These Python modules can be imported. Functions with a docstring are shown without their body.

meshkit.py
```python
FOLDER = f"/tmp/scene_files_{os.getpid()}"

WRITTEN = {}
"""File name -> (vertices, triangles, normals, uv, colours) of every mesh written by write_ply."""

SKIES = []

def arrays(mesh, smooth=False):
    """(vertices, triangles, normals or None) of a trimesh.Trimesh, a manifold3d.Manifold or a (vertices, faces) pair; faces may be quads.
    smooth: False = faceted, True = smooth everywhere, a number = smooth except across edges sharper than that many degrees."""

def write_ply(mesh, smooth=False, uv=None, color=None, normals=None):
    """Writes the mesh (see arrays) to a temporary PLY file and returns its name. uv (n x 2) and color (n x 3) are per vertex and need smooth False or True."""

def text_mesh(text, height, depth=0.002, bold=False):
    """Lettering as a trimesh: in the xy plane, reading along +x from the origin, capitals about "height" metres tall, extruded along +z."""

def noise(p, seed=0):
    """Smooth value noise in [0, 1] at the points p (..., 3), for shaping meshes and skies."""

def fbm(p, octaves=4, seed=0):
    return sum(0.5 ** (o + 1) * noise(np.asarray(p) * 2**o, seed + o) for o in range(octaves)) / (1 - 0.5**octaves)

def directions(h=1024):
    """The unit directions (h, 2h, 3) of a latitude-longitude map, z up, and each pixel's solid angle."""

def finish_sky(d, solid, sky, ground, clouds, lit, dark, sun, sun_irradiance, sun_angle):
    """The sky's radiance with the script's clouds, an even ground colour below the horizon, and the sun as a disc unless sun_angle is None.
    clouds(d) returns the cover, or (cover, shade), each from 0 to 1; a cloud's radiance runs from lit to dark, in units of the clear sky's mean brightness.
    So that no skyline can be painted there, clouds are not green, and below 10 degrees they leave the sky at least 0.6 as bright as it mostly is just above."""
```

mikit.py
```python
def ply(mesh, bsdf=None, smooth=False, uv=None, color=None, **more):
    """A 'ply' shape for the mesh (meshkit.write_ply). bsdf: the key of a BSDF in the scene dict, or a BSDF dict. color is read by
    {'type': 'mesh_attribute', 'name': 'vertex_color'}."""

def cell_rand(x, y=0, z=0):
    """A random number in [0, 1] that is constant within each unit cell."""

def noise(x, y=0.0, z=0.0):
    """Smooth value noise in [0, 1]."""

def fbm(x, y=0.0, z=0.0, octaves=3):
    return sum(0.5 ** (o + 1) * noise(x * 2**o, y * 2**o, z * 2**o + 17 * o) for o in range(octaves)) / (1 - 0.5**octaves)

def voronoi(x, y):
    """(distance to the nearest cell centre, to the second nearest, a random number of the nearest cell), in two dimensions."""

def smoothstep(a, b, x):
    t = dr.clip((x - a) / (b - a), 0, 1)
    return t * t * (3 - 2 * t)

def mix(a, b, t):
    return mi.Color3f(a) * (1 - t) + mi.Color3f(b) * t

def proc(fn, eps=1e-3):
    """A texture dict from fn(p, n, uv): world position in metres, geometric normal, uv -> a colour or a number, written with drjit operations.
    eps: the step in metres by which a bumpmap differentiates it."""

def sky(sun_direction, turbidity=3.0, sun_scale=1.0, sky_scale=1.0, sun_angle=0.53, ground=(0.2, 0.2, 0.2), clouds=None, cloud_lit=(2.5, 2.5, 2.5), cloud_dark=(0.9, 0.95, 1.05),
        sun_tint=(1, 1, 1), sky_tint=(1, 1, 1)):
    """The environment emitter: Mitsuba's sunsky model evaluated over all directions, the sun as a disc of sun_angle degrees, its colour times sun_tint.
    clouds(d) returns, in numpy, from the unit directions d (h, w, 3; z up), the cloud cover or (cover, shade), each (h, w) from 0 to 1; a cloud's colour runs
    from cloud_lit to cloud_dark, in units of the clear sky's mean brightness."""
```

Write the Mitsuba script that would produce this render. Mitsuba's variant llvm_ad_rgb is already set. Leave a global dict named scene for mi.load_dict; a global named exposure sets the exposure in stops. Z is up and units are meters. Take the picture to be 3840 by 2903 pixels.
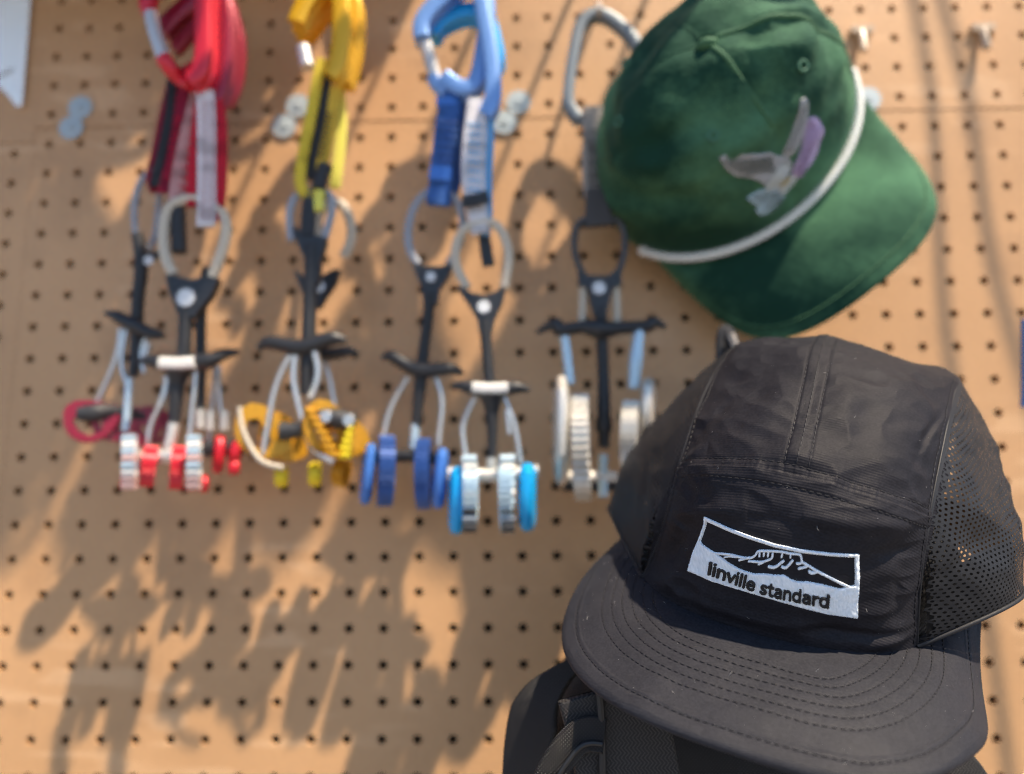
import math
import numpy as np
import trimesh
import mitsuba as mi
import drjit as dr
import mikit
import meshkit
from mikit import proc, noise, fbm, smoothstep, mix, cell_rand
from scipy.interpolate import CubicSpline, LinearNDInterpolator
from scipy.spatial import cKDTree
from scipy.spatial.transform import Rotation
from shapely.geometry import Polygon, LineString, Point
from shapely.ops import unary_union

# ------------------------------------------------------------------ camera, sky, exposure
T = mi.ScalarTransform4f
scene, labels = {}, {}
F_PX, W_PX, H_PX = 2650.0, 3840.0, 2903.0          # the photograph's focal length and size in its own pixels
CAM = np.array([0.00510902, -0.53160591, -0.02746088])
CAM_R = Rotation.from_euler('xyz', [0.143538416, 0.00937170445, 0.0229988641]).as_matrix()   # columns: right, forward, up
FOCUS, APERTURE = 0.272, 0.0032
scene['camera'] = {
    'type': 'thinlens', 'fov_axis': 'x', 'fov': 2 * math.degrees(math.atan(W_PX / 2 / F_PX)),
    'to_world': T().look_at(origin=CAM.tolist(), target=(CAM + CAM_R[:, 1]).tolist(), up=CAM_R[:, 2].tolist()),
    'aperture_radius': APERTURE, 'focus_distance': FOCUS, 'near_clip': 0.01, 'far_clip': 50.0}
SUN = np.array([0.98, -1.0, 2.36])
scene['sky'] = mikit.sky(SUN, turbidity=3, sun_angle=1.3, ground=(0.25, 0.24, 0.23))
exposure = 2.45


def at(x, y, d=0.0):
    """The point d metres in front of the pegboard (the plane y = 0) on the line of sight through the photograph's pixel (x, y)."""
    v = CAM_R @ np.array([(x - W_PX / 2) / F_PX, 1.0, -(y - H_PX / 2) / F_PX])
    return CAM + v * ((-d - CAM[1]) / v[1])


def mpp(d):
    """Metres per photograph pixel, d metres in front of the board."""
    return (0.5316 - d) / F_PX


def off(d):
    """Fine adjustment of the hanging gear's distance from the board."""
    return d * 0.97 if 0.012 < d < 0.1 else d


def crop(x0, y0, s):
    return lambda pts, d=0.0: np.array([at(x0 + p[0] * s, y0 + p[1] * s, off(p[2] if len(p) > 2 else d)) for p in pts])


k1 = crop(0, 0, 1000 / 1858)
k2 = crop(900, 0, 900 / 1672)
k3 = crop(200, 900, 1200 / 1824)
k4 = crop(1200, 700, 1300 / 1553)
k5 = crop(2100, 0, 1740 / 2155)
k7 = crop(1850, 2000, 1990 / 2212)
k9 = crop(1850, 2400, 1050 / 2212)
kf = crop(0, 0, 3840 / 2212)

# ------------------------------------------------------------------ helpers
rng = np.random.default_rng(7)
cat_mesh = trimesh.util.concatenate


def numbered(key):
    if key not in scene and key not in labels and not any(k.startswith(key + '__') for k in scene):
        return key
    i = 1
    while True:
        k = f'{key}_{i:03d}'
        if k not in scene and k not in labels and not any(q.startswith(k + '__') for q in scene):
            return k
        i += 1


def thing(name, label, category, group=None):
    key = numbered(name)
    labels[key] = {'label': label, 'category': category}
    if group:
        labels[key]['group'] = group
    return key


def put(parent, name, mesh, bsdf, smooth=35, label=None, kind=None, uv=None):
    key = numbered(f'{parent}__{name}' if parent else name)
    scene[key] = mikit.ply(mesh, bsdf, smooth, uv=uv)
    if label or kind:
        labels[key] = {}
        if label:
            labels[key]['label'] = label
        if kind:
            labels[key]['kind'] = kind
    return key


def single(name, mesh, bsdf, label, category, smooth=35, group=None):
    key = numbered(name)
    scene[key] = mikit.ply(mesh, bsdf, smooth)
    labels[key] = {'label': label, 'category': category}
    if group:
        labels[key]['group'] = group
    return key


def tm(v, f):
    return trimesh.Trimesh(np.asarray(v, float), np.asarray(f, int), process=False)


def spline(pts, n=40, closed=False):
    p = np.asarray(pts, float)
    if closed:
        p = np.vstack([p, p[:1]])
    if len(p) == 2:
        return p[0] + (p[1] - p[0]) * np.linspace(0, 1, n)[:, None]
    s = np.r_[0, np.cumsum(np.sqrt(np.linalg.norm(np.diff(p, axis=0), axis=1)) + 1e-9)]
    c = CubicSpline(s, p, bc_type='periodic' if closed else 'natural')
    return c(np.linspace(0, s[-1], n, endpoint=not closed))


def sweep(p, section, face=None, closed=False, scale=None):
    """Sweeps the closed 2-D section (k, 2) along the points p. Its first axis lies across the path, its second along face (or a carried frame)."""
    p = np.asarray(p, float)
    n, k = len(p), len(section)
    t = np.roll(p, -1, 0) - np.roll(p, 1, 0) if closed else np.gradient(p, axis=0)
    t /= np.linalg.norm(t, axis=1, keepdims=True) + 1e-15
    if face is not None:
        f = np.broadcast_to(np.asarray(face, float), p.shape)
        a = np.cross(t, f)
        a /= np.linalg.norm(a, axis=1, keepdims=True) + 1e-15
        b = np.cross(a, t)
    else:
        a = np.zeros_like(p)
        h = np.array([0, 1.0, 0]) if abs(t[0, 1]) < 0.9 else np.array([1.0, 0, 0])
        a[0] = np.cross(t[0], h)
        a[0] /= np.linalg.norm(a[0])
        for i in range(1, n):
            q = a[i - 1] - t[i] * (a[i - 1] @ t[i])
            a[i] = q / (np.linalg.norm(q) + 1e-15)
        b = np.cross(a, t)
    sc = np.ones((n, 2)) if scale is None else np.broadcast_to(np.asarray(scale, float).reshape(n, -1), (n, 2))
    sec = np.asarray(section, float)
    v = p[:, None] + sec[None, :, :1] * sc[:, None, :1] * a[:, None] + sec[None, :, 1:] * sc[:, None, 1:] * b[:, None]
    m = n if closed else n - 1
    i, j = np.meshgrid(np.arange(m), np.arange(k), indexing='ij')
    i2, j2 = (i + 1) % n, (j + 1) % k
    q = np.stack([i * k + j, i * k + j2, i2 * k + j2, i2 * k + j], -1).reshape(-1, 4)
    f = np.vstack([q[:, [0, 1, 2]], q[:, [0, 2, 3]]])
    v = v.reshape(-1, 3)
    if not closed:
        c0, c1 = len(v), len(v) + 1
        v = np.vstack([v, p[0], p[-1]])
        j = np.arange(k)
        f = np.vstack([f, np.stack([(j + 1) % k, j, np.full(k, c0)], 1), np.stack([(n - 1) * k + j, (n - 1) * k + (j + 1) % k, np.full(k, c1)], 1)])
    m = tm(v, f)
    if m.volume < 0:
        m.invert()
    return m


def circle(k, r=1.0):
    a = np.arange(k) * 2 * math.pi / k
    return np.stack([np.cos(a), np.sin(a)], 1) * r


def tube(pts, r, n=40, k=10, closed=False, smooth=True):
    p = spline(pts, n, closed) if smooth else np.asarray(pts, float)
    if np.ndim(r):
        r = np.interp(np.linspace(0, 1, len(p)), np.linspace(0, 1, len(r)), r)
        return sweep(p, circle(k), closed=closed, scale=np.stack([r, r], 1))
    return sweep(p, circle(k, r), closed=closed)


def rounded(w, t, k=3):
    """A rounded rectangle section, w across and t thick."""
    r = min(w, t) * 0.45
    c = Polygon([(-w / 2 + r, -t / 2 + r), (w / 2 - r, -t / 2 + r), (w / 2 - r, t / 2 - r), (-w / 2 + r, t / 2 - r)]).buffer(r, quad_segs=k)
    return np.array(c.exterior.coords)[:-1]


def band(pts, w, t, face=(0, -1, 0), n=40, closed=False, widths=None):
    p = spline(pts, n, closed)
    sc = None
    if widths is not None:
        x = np.interp(np.linspace(0, 1, len(p)), np.linspace(0, 1, len(widths)), widths)
        sc = np.stack([x, np.ones_like(x)], 1)
    return sweep(p, rounded(w, t), face, closed, sc)


def plate(pts3, thick, grow=0.0, hole=None):
    """A plate with the outline of the points (all on one plane y = const), going back from it."""
    g = Polygon(np.asarray(pts3)[:, [0, 2]]).buffer(grow)
    if hole is not None:
        g = g.difference(hole)
    m = trimesh.creation.extrude_polygon(g, thick, engine='earcut')
    v = np.array(m.vertices)
    y0 = float(np.mean(np.asarray(pts3)[:, 1]))
    m2 = tm(np.stack([v[:, 0], y0 + v[:, 2], v[:, 1]], 1), m.faces)
    if m2.volume < 0:
        m2.invert()
    return m2


def disc(c, r, t, axis=(0, -1, 0), k=28, bevel=0.25):
    """A flat disc with a bevelled front edge, its back face centred at c."""
    axis = np.asarray(axis, float) / np.linalg.norm(axis)
    prof = [(0, 0), (r, 0), (r, t * (1 - bevel)), (r - t * bevel, t), (0, t)]
    m = trimesh.creation.revolve(np.array(prof), sections=k)
    m.apply_transform(trimesh.geometry.align_vectors([0, 0, 1], axis))
    m.apply_translation(c)
    return m


def box(c, size):
    return trimesh.creation.box(size, trimesh.transformations.translation_matrix(c))


def ring(c, r, tube_r, axis, k=24):
    axis = np.asarray(axis, float) / np.linalg.norm(axis)
    a = np.cross(axis, [0.3, 0.1, 0.9])
    a /= np.linalg.norm(a)
    b = np.cross(axis, a)
    t = np.arange(k) * 2 * math.pi / k
    return sweep(np.asarray(c) + r * (np.cos(t)[:, None] * a + np.sin(t)[:, None] * b), circle(8, tube_r), closed=True)


# ------------------------------------------------------------------ materials
def flat(name, color, rough=0.5, **more):
    scene['m_' + name] = {'type': 'twosided', 'b': {'type': 'principled', 'base_color': {'type': 'rgb', 'value': list(color)}, 'roughness': rough, **more}}
    return 'm_' + name


def patterned(name, fn, rough=0.5, bump=None, bump_scale=1.0, eps=2e-4, **more):
    b = {'type': 'principled', 'base_color': proc(fn), 'roughness': rough, **more}
    if bump is not None:
        b = {'type': 'bumpmap', 'map': proc(bump, eps), 'scale': bump_scale, 'b': b}
    scene['m_' + name] = {'type': 'twosided', 'b': b}
    return 'm_' + name


def hardboard(p, n, uv):
    fine = fbm(p.x * 900, p.y * 900, p.z * 900, 3)
    blot = fbm(p.x * 9 + 3, p.y * 9, p.z * 7, 3)
    scuff = smoothstep(0.62, 0.80, noise(p.x * 26 + 7 * noise(p.z * 9), p.z * 160)) * smoothstep(0.5, 0.7, noise(p.x * 11, p.z * 11, 4))
    dirt = smoothstep(0.55, 0.85, fbm(p.x * 22, p.z * 22, 3.0, 3))
    c = mix((0.42, 0.236, 0.108), (0.60, 0.352, 0.170), dr.clip(0.35 * fine + 0.9 * blot - 0.12, 0, 1))
    return mix(mix(c, (0.70, 0.46, 0.26), 0.35 * scuff), (0.29, 0.16, 0.075), 0.34 * dirt)


BOARD = patterned('hardboard', hardboard, 0.5, specular=0.5)
flat('backing', (0.05, 0.035, 0.025), 0.9)


def worn_black(dark, light):
    def fn(p, n, uv):
        a = dr.clip(fbm(p.x * 60, p.y * 60, p.z * 60, 3) * 0.6 + 0.9 * (noise(p.x * 1700, p.y * 1700, p.z * 1700) - 0.3), 0, 1)
        s = noise(p.x * 1900, p.y * 1900, p.z * 1900) * noise(p.x * 420 + 9, p.y * 420, p.z * 420)
        return mix(mix(dark, light, a), (0.055, 0.053, 0.054), smoothstep(0.74, 0.84, s))
    return fn


def twill(p, n, uv):
    return 0.000035 * dr.sin((p.x * 0.35 + p.z * 1.0 + p.y * 0.25) * 2 * math.pi / 0.0011) + 0.00010 * fbm(p.x * 300, p.y * 300, p.z * 300, 2)


def weave(p, n, uv):
    return 0.00022 * dr.sin(p.x * 2 * math.pi / 0.0014) * dr.sin((p.z + p.y) * 2 * math.pi / 0.0014)


NYLON = patterned('black_nylon', worn_black((0.0100, 0.0100, 0.0132), (0.0215, 0.0205, 0.0252)), 0.60, twill, 1.0, specular=0.14)
VISOR = patterned('visor_cloth', worn_black((0.0145, 0.0150, 0.0192), (0.0280, 0.0282, 0.0345)), 0.62, twill, 0.8, specular=0.22)
flat('black_mesh', (0.013, 0.014, 0.017), 0.6, specular=0.4)
flat('stitch_thread', (0.013, 0.013, 0.016), 0.6)
flat('black_thread', (0.010, 0.010, 0.011), 0.5)


def bird_thread(p, n, uv):
    return 0.0004 * noise(p.x * 900 + p.z * 500, p.y * 500, p.z * 900 - p.x * 300)


def white_thread_height(p, n, uv):
    return 0.0006 * noise(p.x * 2200 + p.z * 500, p.y * 2200, p.z * 420 - p.x * 250)


patterned('white_thread', lambda p, n, uv: mix((0.66, 0.75, 0.83), (0.94, 0.98, 1.0), noise(p.x * 2200 + p.z * 500, p.y * 2200, p.z * 420 - p.x * 250)), 0.9, white_thread_height, 0.7, specular=0.06)
flat('lint', (0.32, 0.31, 0.30), 0.8)
for nm, c in dict(mauve=(0.28, 0.22, 0.38), grey=(0.11, 0.125, 0.138), lilac=(0.42, 0.34, 0.56), blue=(0.30, 0.44, 0.54), gold=(0.32, 0.25, 0.08), pale=(0.38, 0.43, 0.44)).items():
    flat('thread_' + nm, c, 0.6)
flat('thread_wing', (0.30, 0.32, 0.34), 0.7)
flat('thread_dark', (0.035, 0.055, 0.05), 0.7)


def suede(p, n, uv):
    a = fbm(p.x * 17 + 4, p.y * 17, p.z * 17, 5)
    f = fbm(p.x * 700, p.y * 700, p.z * 700, 2)
    return mix((0.008, 0.040, 0.025), (0.098, 0.240, 0.130), dr.clip(2.5 * a - 0.92 + 0.40 * (f - 0.5), 0, 1))


SUEDE = patterned('green_suede', suede, 0.85, lambda p, n, uv: 0.0005 * fbm(p.x * 500, p.y * 500, p.z * 500, 3), 1.0, specular=0.15, sheen=0.9, sheen_tint=0.6)
flat('green_thread', (0.045, 0.14, 0.085), 0.7)
flat('green_seam', (0.042, 0.125, 0.058), 0.8, sheen=0.5)
patterned('rope', lambda p, n, uv: mix((0.62, 0.66, 0.66), (0.80, 0.80, 0.76), noise(p.x * 900, p.y * 900, p.z * 900)), 0.6)

flat('cast_black', (0.018, 0.019, 0.022), 0.4)
flat('rubber_black', (0.016, 0.017, 0.020), 0.55)
flat('steel', (0.62, 0.61, 0.58), 0.32, metallic=0.85)
flat('zinc', (0.42, 0.49, 0.51), 0.5, metallic=0.3)
flat('screw_dark', (0.03, 0.031, 0.034), 0.55)
flat('socket_grey', (0.16, 0.18, 0.19), 0.5, metallic=0.5)
flat('cable_tan', (0.52, 0.46, 0.36), 0.5)
flat('cable_grey', (0.28, 0.30, 0.34), 0.4)
flat('cable_dark', (0.045, 0.048, 0.055), 0.4)
flat('badge', (0.62, 0.64, 0.66), 0.45)
flat('label_white', (0.68, 0.66, 0.62), 0.6)
flat('red_metal', (0.60, 0.014, 0.030), 0.3, metallic=0.25, clearcoat=0.4)
flat('crimson_metal', (0.26, 0.008, 0.030), 0.32, metallic=0.25, clearcoat=0.3)
flat('yellow_metal', (0.56, 0.27, 0.010), 0.32, metallic=0.35, clearcoat=0.2)
flat('biner_yellow', (0.70, 0.38, 0.010), 0.3, metallic=0.3, clearcoat=0.3)
flat('lemon_metal', (0.76, 0.60, 0.02), 0.35, metallic=0.2)
flat('blue_metal', (0.050, 0.17, 0.52), 0.32, metallic=0.25, clearcoat=0.3)
flat('navy_metal', (0.030, 0.085, 0.28), 0.35, metallic=0.3)
flat('cyan_metal', (0.0, 0.33, 0.72), 0.28, metallic=0.15, clearcoat=0.4)
flat('powder_blue_metal', (0.17, 0.33, 0.66), 0.35, metallic=0.25)
flat('rose_metal', (0.60, 0.40, 0.36), 0.4, metallic=0.3)
flat('grey_metal', (0.27, 0.31, 0.34), 0.35, metallic=0.55)
flat('dull_grey', (0.17, 0.20, 0.22), 0.45, metallic=0.4)
flat('silver_metal', (0.70, 0.67, 0.60), 0.4, metallic=0.6)
flat('ice_metal', (0.50, 0.64, 0.72), 0.38, metallic=0.5)
flat('gate_grey', (0.55, 0.55, 0.54), 0.35, metallic=0.5)
for nm, c in dict(red=(0.50, 0.016, 0.035), crimson=(0.24, 0.010, 0.035), yellow=(0.70, 0.52, 0.055), amber=(0.58, 0.37, 0.03), blue=(0.045, 0.13, 0.38), sky=(0.12, 0.33, 0.60), white=(0.70, 0.68, 0.70), pink=(0.52, 0.28, 0.27), black=(0.014, 0.015, 0.019), beige=(0.36, 0.32, 0.28), charcoal=(0.055, 0.053, 0.054), navy=(0.03, 0.075, 0.24), lime=(0.66, 0.62, 0.10)).items():
    flat('web_' + nm, c, 0.75)
def webbing(c):
    lo, hi = [0.55 * x for x in c], [min(1.0, 1.12 * x) for x in c]

    def fn(p, n, uv):
        w = dr.sin((p.z + 0.6 * dr.abs(dr.sin(p.x * 700) * 0.002)) * 2 * math.pi / 0.0032)
        return mix(lo, hi, dr.clip(0.55 + 0.45 * w - 0.7 * smoothstep(0.55, 0.75, noise(p.x * 90, p.y * 90, p.z * 150)), 0, 1))
    return fn


for nm, c in dict(red=(0.52, 0.016, 0.036), crimson=(0.25, 0.010, 0.036), yellow=(0.74, 0.55, 0.055), blue=(0.05, 0.14, 0.41), white=(0.74, 0.72, 0.74), pink=(0.56, 0.30, 0.29), beige=(0.38, 0.34, 0.30)).items():
    patterned('web_' + nm, webbing(c), 0.8, specular=0.2)
flat('card', (0.85, 0.93, 0.97), 0.35)
flat('ink', (0.22, 0.20, 0.19), 0.6)
scene['m_clear_plastic'] = {'type': 'twosided', 'b': {'type': 'principled', 'base_color': {'type': 'rgb', 'value': [0.50, 0.40, 0.29]}, 'roughness': 0.35, 'specular': 0.4}}


def pack_cloth(p, n, uv):
    a = fbm(p.x * 40, p.y * 40, p.z * 40, 3)
    w = dr.sin(p.x * 2 * math.pi / 0.0014) * dr.sin(p.z * 2 * math.pi / 0.0014)
    return mix((0.005, 0.005, 0.006), (0.021, 0.020, 0.020), dr.clip(0.35 * a + 0.6 * smoothstep(0.2, 0.9, w), 0, 1))


PACK = patterned('pack_cloth', pack_cloth, 0.45, weave, 1.3, specular=0.5)
PACK2 = patterned('pack_herringbone', lambda p, n, uv: mix((0.014, 0.0135, 0.014), (0.040, 0.037, 0.036), smoothstep(-0.2, 0.8, dr.sin((p.x + 0.9 * dr.abs(2 * ((p.z / 0.0036) - dr.floor(p.z / 0.0036)) - 1) * 0.0018) * 2 * math.pi / 0.0015))), 0.55, weave, 1.0, specular=0.4)
flat('blue_tape', (0.02, 0.07, 0.22), 0.6)

# ------------------------------------------------------------------ setting: backing wall and pegboards
G = 0.0254
put(None, 'wall', box((0, 0.034, 0.1), (2.4, 0.02, 1.9)), 'm_backing', False)
labels['wall'] = {'kind': 'structure'}


def pegboard(xs, zs, x0, x1, z0, z1, y0, thick=0.005, r=0.0034):
    """A board of holes at the grid points xs, zs (in hole spacings) from x0 to x1 and z0 to z1, its face at y0."""
    bx = np.r_[x0, (xs[1:] + xs[:-1]) / 2, x1]
    bz = np.r_[z0, (zs[1:] + zs[:-1]) / 2, z1]
    a = np.radians(45 + 30 * np.arange(12))
    rr = np.stack([np.cos(a), np.sin(a)], 1) * r
    V, Fc = [], []
    cell = []
    for c in range(4):
        d, k = (c + 1) % 4, 4 + 3 * c
        nxt = lambda q: 4 + (q - 4) % 12  # noqa: E731
        cell += [(c, k, nxt(k + 1)), (c, nxt(k + 1), nxt(k + 2)), (c, nxt(k + 2), d), (d, nxt(k + 2), nxt(k + 3))]
    for q in range(12):
        q2 = (q + 1) % 12
        cell += [(4 + q, 16 + q, 16 + q2), (4 + q, 16 + q2, 4 + q2)]
    cell = np.array(cell)
    for i, x in enumerate(xs):
        for j, z in enumerate(zs):
            cor = np.array([(bx[i + 1], bz[j + 1]), (bx[i], bz[j + 1]), (bx[i], bz[j]), (bx[i + 1], bz[j])]) * G
            rg = rr + np.array([x, z]) * G
            f = np.vstack([cor, rg, rg])
            y = np.full(28, y0)
            y[16:] = y0 + thick
            Fc.append(cell + 28 * len(V))
            V.append(np.stack([f[:, 0], y, f[:, 1]], 1))
    v, f = np.vstack(V), np.vstack(Fc)
    n = np.cross(v[f[:, 1]] - v[f[:, 0]], v[f[:, 2]] - v[f[:, 0]])
    front = np.abs(n[:, 1]) > 0.9 * np.linalg.norm(n, axis=1)
    if n[front][:, 1].mean() > 0:
        f = f[:, ::-1]
    parts = [tm(v, f)]
    e = np.array([(x0, z0), (x1, z0), (x1, z1), (x0, z1)]) * G
    for c in range(4):
        p, q = e[c], e[(c + 1) % 4]
        parts.append(tm([(p[0], y0, p[1]), (q[0], y0, q[1]), (q[0], y0 + thick, q[1]), (p[0], y0 + thick, p[1])], [(0, 2, 1), (0, 3, 2)]))
    return cat_mesh(parts)


ar = lambda a, b: np.arange(a, b + 1).astype(float)  # noqa: E731
single('pegboard', pegboard(ar(-15, 24), ar(-21, 10), -15.47, 24.5, -21.5, 10.515, 0.0), BOARD, 'large brown pegboard below the horizontal joint, behind the hanging gear', 'pegboard', False)
single('pegboard', pegboard(ar(-15, 24), ar(11, 24), -15.47, 24.5, 10.55, 24.5, -0.0006), BOARD, 'brown pegboard above the horizontal joint, behind the carabiners and green cap', 'pegboard', False)
single('pegboard', pegboard(ar(0, 8) - 24.13, ar(-21, 9) + 0.7, -24.6, -15.50, -21.0, 10.03, 0.0006), BOARD, 'narrow strip of brown pegboard along the left edge, below the pale card', 'pegboard', False)
single('pegboard', pegboard(ar(0, 7) - 24.1, ar(11, 24) - 0.2, -24.6, -15.50, 10.055, 24.3, 0.0002), BOARD, 'brown pegboard corner at top left, behind the pale blue card', 'pegboard', False)

# pale card at the top left
cx = [(-260, -160), (222, -160), (150, 735), (112, 742), (60, 670), (0, 612), (-120, 520), (-260, 470)]
card = thing('card', 'pale blue card with a curved lower edge in the top left corner', 'card')
put(card, 'sheet', plate(k1(cx, 0.0035), 0.0012), 'm_card', False)
put(card, 'pen_mark', tube(k1([(-30, 545), (40, 512), (95, 478)], 0.0041), 0.0007, 10, 6), 'm_ink')
# clear film edge below the card is left as a thin strip
wash = [(k1, (565, 755), 'washer on the board beside the red gear, upper of the leftmost pair'), (k1, (500, 895), 'washer on the board left of the red gear, lower of the leftmost pair'),
        (k2, (405, 740), 'upper washer half hidden behind the yellow sling'), (k2, (310, 882), 'lower washer left of the yellow sling'),
        (kf, (1120, 222), 'upper washer right of the blue and white slings'), (kf, (1090, 266), 'lower washer beside the white sling of the light blue cam'),
        (k5, (1430, 462), 'washer showing at the right edge of the green cap')]
for kk, p, lb in wash:
    c = kk([p], 0.001)[0]
    w = thing('washer', 'zinc ' + lb, 'washer', 'zinc washers along the board joint')
    m = trimesh.creation.annulus(0.0028, 0.0098, 0.0013, sections=32)
    m.apply_transform(trimesh.geometry.align_vectors([0, 0, 1], [0, -1, 0]))
    m.apply_translation(c + [0, -0.0008, 0])
    put(w, 'plate', m, 'm_zinc', 30)
    sc_ = disc(c + [0, -0.0008, 0], 0.0040, 0.0018, k=20)
    put(w, 'screw_head', sc_, 'm_zinc', 30)
    put(w, 'socket', disc(c + [0, -0.0026, 0], 0.0011, 0.0003, k=8), 'm_socket_grey', 30)

# clear plastic pegs at the upper right
for p, lb in (((1950, 155), 'clear plastic peg near the top right corner'), ((1392, 165), 'clear plastic peg just right of the green cap')):
    c = k5([p], 0.0)[0]
    h = thing('peg_hook', lb, 'peg hook', 'clear plastic pegs')
    put(h, 'plate', box(c + [0, -0.0035, 0.002], (0.0175, 0.005, 0.0055)), 'm_clear_plastic', False)
    put(h, 'arm', tube([c + [-0.0015, -0.005, 0.0], c + [-0.002, -0.008, -0.010], c + [-0.003, -0.010, -0.020]], 0.0030, 16, 10), 'm_clear_plastic')

# ------------------------------------------------------------------ climbing gear
def lobe_profile(h, depth, teeth=20, amp=0.03, hole=True):
    """Side view of a cam lobe: x = depth (the toothed arc at negative x), y = height."""
    th = np.linspace(math.radians(105), math.radians(268), teeth * 4 + 1)
    r = np.linspace(0.70, 1.0, len(th))
    saw = 1 + amp * (np.where((np.arange(len(th)) // 2) % 2 == 0, 1.0, -1.0))
    arc = np.stack([np.cos(th) * r * saw, np.sin(th) * r * saw], 1)
    back = np.array([(0.10, -0.92), (0.30, -0.55), (0.34, 0.0), (0.25, 0.45), (0.05, 0.68)])
    g = Polygon(np.vstack([arc, back])).buffer(0)
    if hole:
        g = g.difference(Polygon([(-0.52, 0.10), (-0.30, 0.32), (-0.12, 0.20), (-0.20, -0.45), (-0.42, -0.55), (-0.60, -0.25)]).buffer(0.05))
        g = g.difference(Point(0.12, 0.05).buffer(0.09))
    x0, y0, x1, y1 = g.bounds
    pts = lambda q: (np.array(q.coords) - [(x0 + x1) / 2, (y0 + y1) / 2]) / [(x1 - x0), (y1 - y0)] * [depth, h]  # noqa: E731
    return Polygon(pts(g.exterior), [pts(i) for i in g.interiors])


def lobe(c, h, depth, thick, yaw=0.0, roll=0.0, flip=False, teeth=20, amp=0.03, pitch=0.0, hole=True):
    """A cam lobe centred at c. Unturned its axle lies along x and its toothed arc faces the viewer; yaw (degrees) turns it about the vertical."""
    if amp == 0:                            # smooth outer lobes with well rounded edges
        pr = np.array(lobe_profile(h, depth, teeth, 0.0, False).exterior.coords)[:-1]
        m = trimesh.Trimesh(np.vstack([np.c_[pr * k, np.full(len(pr), thick * (0.5 + z))] for k, z in ((0.74, 0.5), (0.90, 0.40), (0.97, 0.27), (1, 0.1), (1, -0.1), (0.97, -0.27), (0.90, -0.40), (0.74, -0.5))])).convex_hull
    else:
        m = trimesh.creation.extrude_polygon(lobe_profile(h, depth, teeth, amp, hole), thick, engine='earcut')
    v = np.array(m.vertices)
    v = np.stack([v[:, 2] - thick / 2, v[:, 0] * (-1 if flip else 1), v[:, 1]], 1)
    R_ = Rotation.from_euler('xyz', [pitch, roll, yaw], degrees=True).as_matrix()
    m = tm(v @ R_.T + c, m.faces)
    if m.volume < 0:
        m.invert()
    return m


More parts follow.
